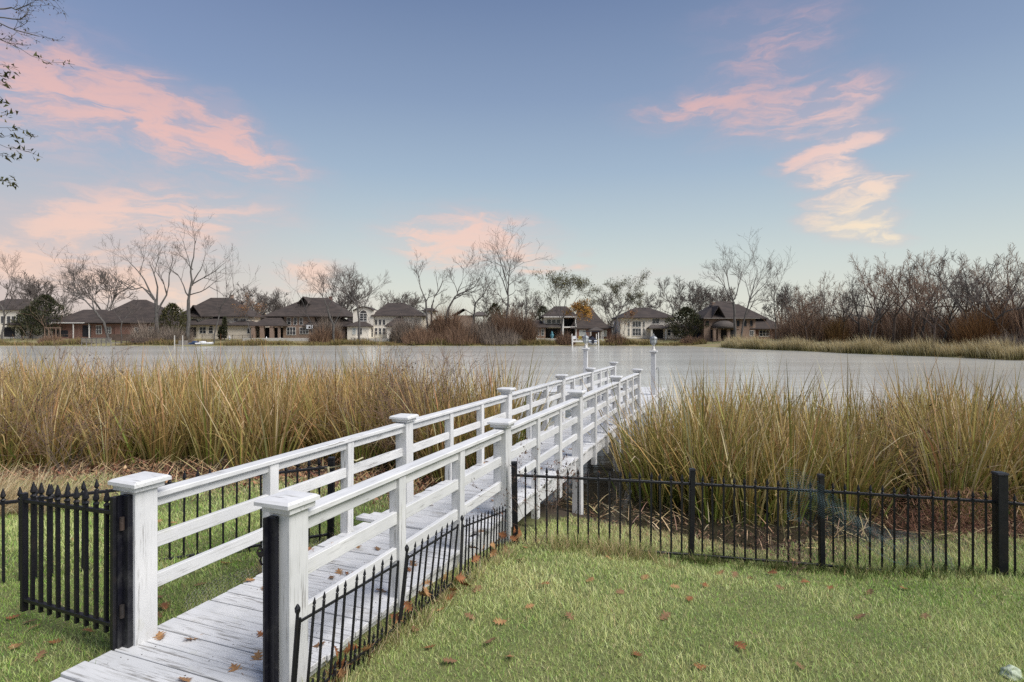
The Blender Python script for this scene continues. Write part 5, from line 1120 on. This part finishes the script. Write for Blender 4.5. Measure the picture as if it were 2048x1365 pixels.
h.win(1065, 1078, 658.5, 671, 2, 2); h.win(1083, 1087.5, 659, 671, 1, 2); h.win(1159, 1171, 661, 672, 2, 1, gl='glass_pale'); h.win(1206, 1216, 661, 673, 2, 1, 2.2, gl='glass_pale')
h = House('house', 'white two-storey house with tall grid window and dark hip roof', 143, 1240, 1372)
h.wall(1241, 1350, 636, dep=10, m='stucco_white'); h.wall(1329, 1368.5, 655, dep=7, y=-1.2, m='stucco_white', name='wing_wall'); h.roof(1237, 1354, 637, 614, 1278, 1308, -.8, 11.0); h.roof(1326, 1374, 656, 644, 1340, 1360, -1.8, 5.0, 'roof_grey')
for r0, r1, nz in ((643.5, 654, 1), (657.5, 671.5, 2)): h.win(1265, 1281.5, r0, r1, 3, nz, 0, fw=.13); h.win(1256.3, 1259, r0, r1, 1, nz); h.win(1286.3, 1289, r0, r1, 1, nz)
h.win(1305, 1318, 638.5, 647, 2, 2); h.roof(1293, 1329, 658, 650, 1300, 1322, -2.6, .0, 'roof_grey'); h.dark(1301, 1326, 659, 677, -.02); h.post(1299, 658, None, .45, -2.1); h.post(1327, 658, None, .4, -2.1)
h.win(1333, 1338, 660, 671, 1, 2, -1.2); h.win(1344.5, 1354, 659, 672, 2, 2, -1.2); h.win(1362.5, 1366, 660, 671, 1, 2, -1.2); h.vent(1294, 616, 4.5, .5); h.vent(1300, 616, 4.5, .5); h.gable(1262, 1284, 641.5, 636.5, -.25, .02, 'stucco', 'window_arch')
h = House('house', 'dark brown brick house with steep hip roof and rounded porch roof', 136, 1405, 1572)
h.wall(1408, 1511, 637, dep=11, m='brick_tan'); h.wall(1511.4, 1571, 658, dep=8, y=.8, m='brick'); h.roof(1404, 1517, 638, 600, 1452, 1480, -.8, 13); h.roof(1470, 1545, 638, 606, 1486, 1500, 2, 12); h.roof(1500, 1576, 659, 627, 1524, 1536, -.2, 10.5); h.gable(1420, 1450, 638, 612, -.9, 6)
b = MB(); nn = 12; ring = []
for k_, (rr, zz) in enumerate(((1, 657.5), (.96, 652), (.8, 647), (.52, 643), (.15, 641))): ring.append([(h.X(1446) + (h.X(1471) - h.X(1446)) * rr * math.cos(math.pi * (1 + j / nn)), .4 + 3.4 * rr * math.sin(math.pi * (1 + j / nn)), h.Z(zz)) for j in range(nn + 1)])
b.add([p for r_ in ring for p in r_], [(i * (nn + 1) + j, i * (nn + 1) + j + 1, (i + 1) * (nn + 1) + j + 1, (i + 1) * (nn + 1) + j) for i in range(4) for j in range(nn)] + [tuple(reversed(range(nn + 1)))]); b.build('porch_roof', M['roof_grey'], h.root, True)
for a in (1424, 1433, 1451.5, 1469): h.post(a, 658, None, .65, -1.6, 'brick_tan')
h.dark(1421, 1468, 660, 677, -.03); h.win(1473, 1479, 641, 653, 1, 1, fr='brick_tan'); h.win(1486.5, 1493, 641, 653, 1, 1, fr='brick_tan'); h.win(1500, 1505.5, 641, 653, 1, 1, fr='brick_tan'); h.win(1521.5, 1541, 661, 673, 3, 2, .8); h.win(1500, 1507, 662, 672, 2, 1); h.win(1412, 1418, 642, 652, 1, 1, fr='brick_tan'); h.beam(1405, 1516, 636.5, 638, -.95, -.8, 'wood_grey'); h.chimney(1440, 1445, 604, 618, 5)
# extra roofs seen between the houses
for px0, px1, pe, pr, r0, r1, D, lab in ((495, 540, 640, 628, 505, 530, 165, 'far house with a plain brown roof between the cream and patio houses'), (690, 712, 645, 628, 694, 706, 165, 'far house with a brown roof behind the tree left of the white stucco house'), (1376, 1410, 658, 646, 1386, 1400, 165, 'far low brick house between the white and dark brick houses'), (975, 1010, 640, 626, 985, 1000, 175, 'far house with brown roof hidden behind the thicket')):
    h = House('house', lab, D, px0, px1); h.wall(px0 + 2, px1 - 2, pe, dep=8, m='brick_tan'); h.roof(px0, px1, pe, pr, r0, r1, -.5, 9); h.win(px0 + 8, px0 + 14, pe + 6, pe + 14, 2); h.win(px0 + 19, px0 + 25, pe + 6, pe + 14, 2)

# ================================================================ things on the far shore
def gz(x, y): return float(bank_z(np.array(float(x)), np.array(float(y))))
def fx(px, D): return (px - 1024) * D / F
# gazebo
D = 139; g = empty('gazebo', (fx(1192, D), D, gz(fx(1192, D), D))); tag(g, 'small open garden pavilion on white posts beside the brick house', 'gazebo'); k = D / F
b = MB(); b.hip(-15 * k, 15 * k, -1.6, 1.6, 2.35, 3.3, -.1, .1, None, .12); b.build('roof', M['roof_grey'], g)
for x in (-12 * k, 12 * k):
    for y in (-1.4, 1.4): b = MB(); b.box(x - .1, x + .1, y - .1, y + .1, -.2, 2.4); b.build('post', M['trim'], g)
# fences
def picket_run(px0, px1, D0, D1, h_, label, m_, solid=True, n=None):
    a = Vector((fx(px0, D0), D0, 0)); b_ = Vector((fx(px1, D1), D1, 0)); L = (b_ - a).length; rt = empty('garden_fence', (a.x, a.y, gz(a.x, a.y)), math.atan2(b_.y - a.y, b_.x - a.x)); tag(rt, label, 'fence')
    n = n or int(L / (.9 if solid else 2.4)); 
    me = MB(); me.box(-L / n / 2 + .02, L / n / 2 - .02, -.02, .02, 0, h_) if solid else me.box(-.04, .04, -.04, .04, -.2, h_); me = me.mesh('panel' if solid else 'post', M[m_])
    for i in range(n if solid else n + 1): put('panel' if solid else 'post', me, rt, (L * (i + (.5 if solid else 0)) / n, 0, random.uniform(-.05, .05)))
    for z in ((.4, h_ - .3) if solid else (.15, h_ - .1)): b2 = MB(); b2.box(0, L, .025 if solid else -.02, .07 if solid else .02, z, z + .05); b2.build('rail', M[m_], rt)
    if not solid:
        b2 = MB()
        for i in range(int(L / .16)): b2.box(i * .16, i * .16 + .02, -.01, .01, .1, h_)
        tag(b2.build('bars', M[m_], rt), kind='stuff')
picket_run(212, 318, 138, 138, 1.5, 'brown wooden board fence before the brick ranch house', 'wood_brown'); picket_run(318, 338, 138, 138, 2.2, 'pale wooden board fence at the left end of the cream house', 'wood_grey'); picket_run(404, 505, 137, 137, 1.5, 'thin black iron fence in front of the cream house', 'rust_iron', False)
picket_run(0, 108, 138, 138, 1.4, 'dark garden fence in front of the low white wing', 'rust_iron', False); picket_run(1376, 1408, 138, 138, 2.0, 'dark blue-green screen fence between the white and brick houses', 'canvas'); picket_run(1238, 1372, 132, 132, 1.0, 'thin dark wire fence along the lawn of the white house', 'rust_iron', False); picket_run(702, 775, 133, 133, 1.1, 'thin dark fence on the lawn of the white stucco house', 'rust_iron', False); picket_run(1404, 1470, 130, 130, 1.0, 'low dark fence on the lawn of the dark brick house', 'rust_iron', False)
# pale pool terrace wall
b = MB(); b.box(fx(485, 136), fx(618, 136), 136, 139, .5, 1.55); o = b.build('terrace', M['concrete']); tag(o, kind='structure')
b = MB(); b.box(fx(1062, 139), fx(1180, 139), 139, 144, .5, 1.42); tag(b.build('terrace', M['concrete']), kind='structure')
b = MB(); b.box(fx(702, 136), fx(800, 136), 136, 140, .5, 1.40); tag(b.build('terrace', M['concrete']), kind='structure')
# grey fishing dock with railing
D = 122.5; g = empty('fishing_dock', (fx(201, D), D, 0)); tag(g, 'weathered grey wooden dock with railing on the far left shore', 'dock'); k = D / F; W_ = 29 * k
for i in range(12): b = MB(); b.box(-W_ + i * W_ / 6 + .02, -W_ + (i + 1) * W_ / 6 - .02, -1.2, 1.6, .62, .72); b.build('plank', M['wood_grey'], g)
for i in range(7):
    x = lerp(-W_, W_, i / 6); b = MB(); b.box(x - .07, x + .07, -1.3, -1.16, -.8, 1.70); b.build('post', M['wood_grey'], g)
for z in (.85, 1.08, 1.31, 1.54): b = MB(); b.box(-W_, W_, -1.36, -1.31, z, z + .14); b.build('rail', M['wood_grey'], g)
b = MB(); b.box(-W_ - .1, W_ + .1, -1.42, -1.12, 1.70, 1.77); b.build('rail', M['wood_grey'], g)
D = 127; b = empty('boardwalk', (fx(275, D), D, 0)); tag(b, 'low grey boardwalk railing running right from the fishing dock', 'railing'); W_ = 44 * D / F
for i in range(9): x = lerp(-W_, W_, i / 8); m = MB(); m.box(x - .06, x + .06, -.06, .06, -.2, 1.75); m.build('post', M['wood_brown'], b)
for z in (.7, 1.0, 1.3, 1.6): m = MB(); m.box(-W_, W_, -.11, -.065, z, z + .13); m.build('rail', M['wood_brown'], b)
# swim platform with watercraft and mooring posts
D = 121.5; k = D / F; g = empty('boat_slip', (fx(378, D), D, 0)); tag(g, 'low wooden boat slip with two white posts on the far left shore', 'dock')
b = MB(); b.box(-23 * k, 22 * k, -1, 1.4, .25, .42); b.build('deck', M['wood_grey'], g)
for px in (356, 372): b = MB(); b.box((px - 378) * k - .07, (px - 378) * k + .07, -1.3, -1.16, -.6, 2.3); b.build('post', M['concrete'], g)
b = MB(); b.box(-21 * k, -7 * k, .0, .9, .42, 1.2); b.build('bench_box', M['wood_grey'], g)
def watercraft(px, D, L, label, m1, m2, rz):
    r_ = empty('watercraft', (fx(px, D), D, .42), rz); tag(r_, label, 'watercraft', 'watercraft on the boat slip')
    b = MB(); secs = [(-.5, .30, .30), (-.2, .34, .36), (.15, .33, .42), (.38, .2, .46), (.5, .03, .48)]; vs = []
    for (t, w_, hh) in secs: vs += [(t * L, -w_, hh * .45), (t * L, -w_ * .9, hh), (t * L, w_ * .9, hh), (t * L, w_, hh * .45), (t * L, 0, 0.0)]
    fs = [(i * 5 + j, (i + 1) * 5 + j, (i + 1) * 5 + (j + 1) % 5, i * 5 + (j + 1) % 5) for i in range(4) for j in range(5)] + [(4, 3, 2, 1, 0), (20, 21, 22, 23, 24)]; b.add(vs, fs); b.build('hull', M[m1], r_, True)
    b = MB(); b.lathe([(.30, 0), (.30, .12), (.22, .25), (.05, .30)], 10, Matrix.Translation((-.1 * L, 0, .38)) @ Matrix.Diagonal((L * .75, .85, 1, 1))); b.build('seat', M[m2], r_, True)
    b = MB(); b.tube([(.12 * L, 0, .5), (.10 * L, 0, .82)], .07, 6); b.tube([(.10 * L, -.35, .86), (.10 * L, .35, .86)], .03, 6); b.build('handlebar', M['rust_iron'], r_)
watercraft(393, 121.2, 3.0, 'blue and white covered watercraft on the boat slip', 'blue_gel', 'blue_gel', .15); watercraft(409, 120.6, 3.6, 'long white watercraft on the right of the boat slip', 'white_gel', 'white_gel', .08)
# basketball hoop
D = 138; g = empty('basketball_hoop', (fx(619, D), D, gz(fx(619, D), D))); tag(g, 'basketball hoop with white backboard by the brick patio house', 'basketball hoop')
b = MB(); b.tube([(.3, .6, 0), (.3, .5, 2.2), (.05, .1, 3.0)], .07, 8); b.build('pole', M['rust_iron'], g)
b = MB(); b.box(-.75, .75, -.03, .03, 2.75, 3.7); bb = b.build('backboard', M['white_gel'], g); b = MB(); b.box(-.22, .22, -.034, -.031, 2.95, 3.35); b.build('target_square', M['rust_iron'], bb)
b = MB(); b.tube([(.22 * math.cos(t * .628), -.28 + .22 * math.sin(t * .628), 2.95) for t in range(11)], .02, 5, False); b.build('rim', M['leaf'][0], g)
# boat lift with covered boat, pontoon deck and two chairs
D = 122.0; k = D / F; cx_ = 1170; g = empty('boat_dock', (fx(cx_, D), D, 0)); tag(g, 'white railed boat dock and lift below the balcony house', 'dock'); q = lambda px: (px - cx_) * k
b = MB(); b.box(q(1144), q(1172), -1.0, 1.6, .95, 1.12); b.build('deck', M['wood_grey'], g); b = MB(); b.box(q(1144), q(1172), -1.06, -1.0, .88, 1.2); b.build('fascia', M['trim'], g)
for px in (1144, 1173.5, 1195.5): b = MB(); b.box(q(px) - .11, q(px) + .11, -1.2, -1.0, -.8, 2.1 if px < 1190 else 2.9); b.build('post', M['trim'], g)
for px in (1146, 1195.5): b = MB(); b.box(q(px) - .09, q(px) + .09, 1.9, 2.1, -.4, 2.6); b.build('post', M['trim'], g)
b = MB(); b.box(q(1172), q(1196), -.9, -.75, .2, .36); b.box(q(1172), q(1196), 1.6, 1.75, .2, .36); b.build('lift_beam', M['steel'], g)
b = MB(); b.box(q(1168), q(1197), -1.3, 2.4, 3.05, 3.2); b.build('canopy_frame', M['canvas'], g)
r_ = empty('motor_boat', (fx(1184, D), D + .3, .36)); tag(r_, 'white motor boat under a dark canvas cover on the lift', 'boat')
b = MB(); W_ = 9.5 * k; vs = []
for (y, w_, z0, z1) in ((-1.6, .95, .15, .95), (-.6, 1.0, .05, 1.0), (1.2, .85, .1, 1.1), (2.6, .1, .6, 1.2)): vs += [(-w_ * W_, y, z1), (-w_ * W_ * .8, y, z0 + .2), (0, y, z0), (w_ * W_ * .8, y, z0 + .2), (w_ * W_, y, z1)]
b.add(vs, [(i * 5 + j, i * 5 + j + 1, (i + 1) * 5 + j + 1, (i + 1) * 5 + j) for i in range(3) for j in range(4)] + [(0, 4, 3, 2, 1)]); b.build('hull', M['white_gel'], r_)
b = MB(); b.add([(-W_, -1.6, .97), (W_, -1.6, .97), (W_ * .85, 1.2, 1.12), (-W_ * .85, 1.2, 1.12), (0, -1.2, 1.75), (0, 1.0, 1.9)], [(0, 1, 4), (1, 2, 5, 4), (2, 3, 5), (3, 0, 4, 5)]); b.build('canvas_cover', M['canvas'], r_)
b = MB(); b.box(-.25, .25, -2.0, -1.62, .2, 1.0); b.build('outboard_motor', M['dark'], r_); b = MB(); b.box(-W_ * .9, W_ * .9, -1.66, -1.61, .55, .68); b.build('stripe', M['blue_gel'], r_)
def chair(px, m_, lab):
    c = empty('dock_chair', (fx(px, D), D - .2, 1.12), random.uniform(-.2, .2)); tag(c, lab, 'chair', 'chairs on the boat dock')
    b = MB(); b.box(-.34, .34, -.3, .3, .38, .44); b.build('seat', M[m_], c); b = MB(); b.box(-.34, .34, .28, .34, .42, 1.05); b.build('backrest', M[m_], c)
    for x in (-.32, .32):
        b = MB(); b.box(x - .04, x + .04, -.34, .3, .62, .68); b.build('armrest', M[m_], c)
        for y in (-.3, .28): b = MB(); b.box(x - .035, x + .035, y - .035, y + .035, 0, .64); b.build('leg', M[m_], c)
chair(1149.5, 'white_gel', 'white chair on the boat dock'); chair(1160, 'yellow', 'yellow chair on the boat dock, right of the white one')
# garden ornaments
def vase(px, D, h_, label, m_, nm='garden_urn'):
    b = MB(); s_ = h_ / 1.6; b.lathe([(.30 * s_, 0), (.34 * s_, .1 * s_), (.16 * s_, .2 * s_), (.42 * s_, .55 * s_), (.40 * s_, .85 * s_), (.18 * s_, 1.1 * s_), (.24 * s_, 1.3 * s_), (.10 * s_, 1.45 * s_), (.03 * s_, 1.6 * s_)], 14)
    o = b.build(nm, M[m_], None, True, (fx(px, D), D, gz(fx(px, D), D) + .1)); tag(o, label, 'ornament')
vase(1104, 143.5, 1.9, 'teal tiered fountain in the dark patio of the balcony house', 'teal', 'fountain'); vase(459, 137.5, 1.1, 'white garden urn in front of the cream house', 'white_gel'); vase(533, 136.9, .9, 'white urn by the left patio column', 'white_gel'); vase(560, 136.8, .8, 'small pale pot on the patio terrace', 'concrete'); vase(1073, 138.8, .8, 'small pale pot beside the balcony house window', 'concrete')
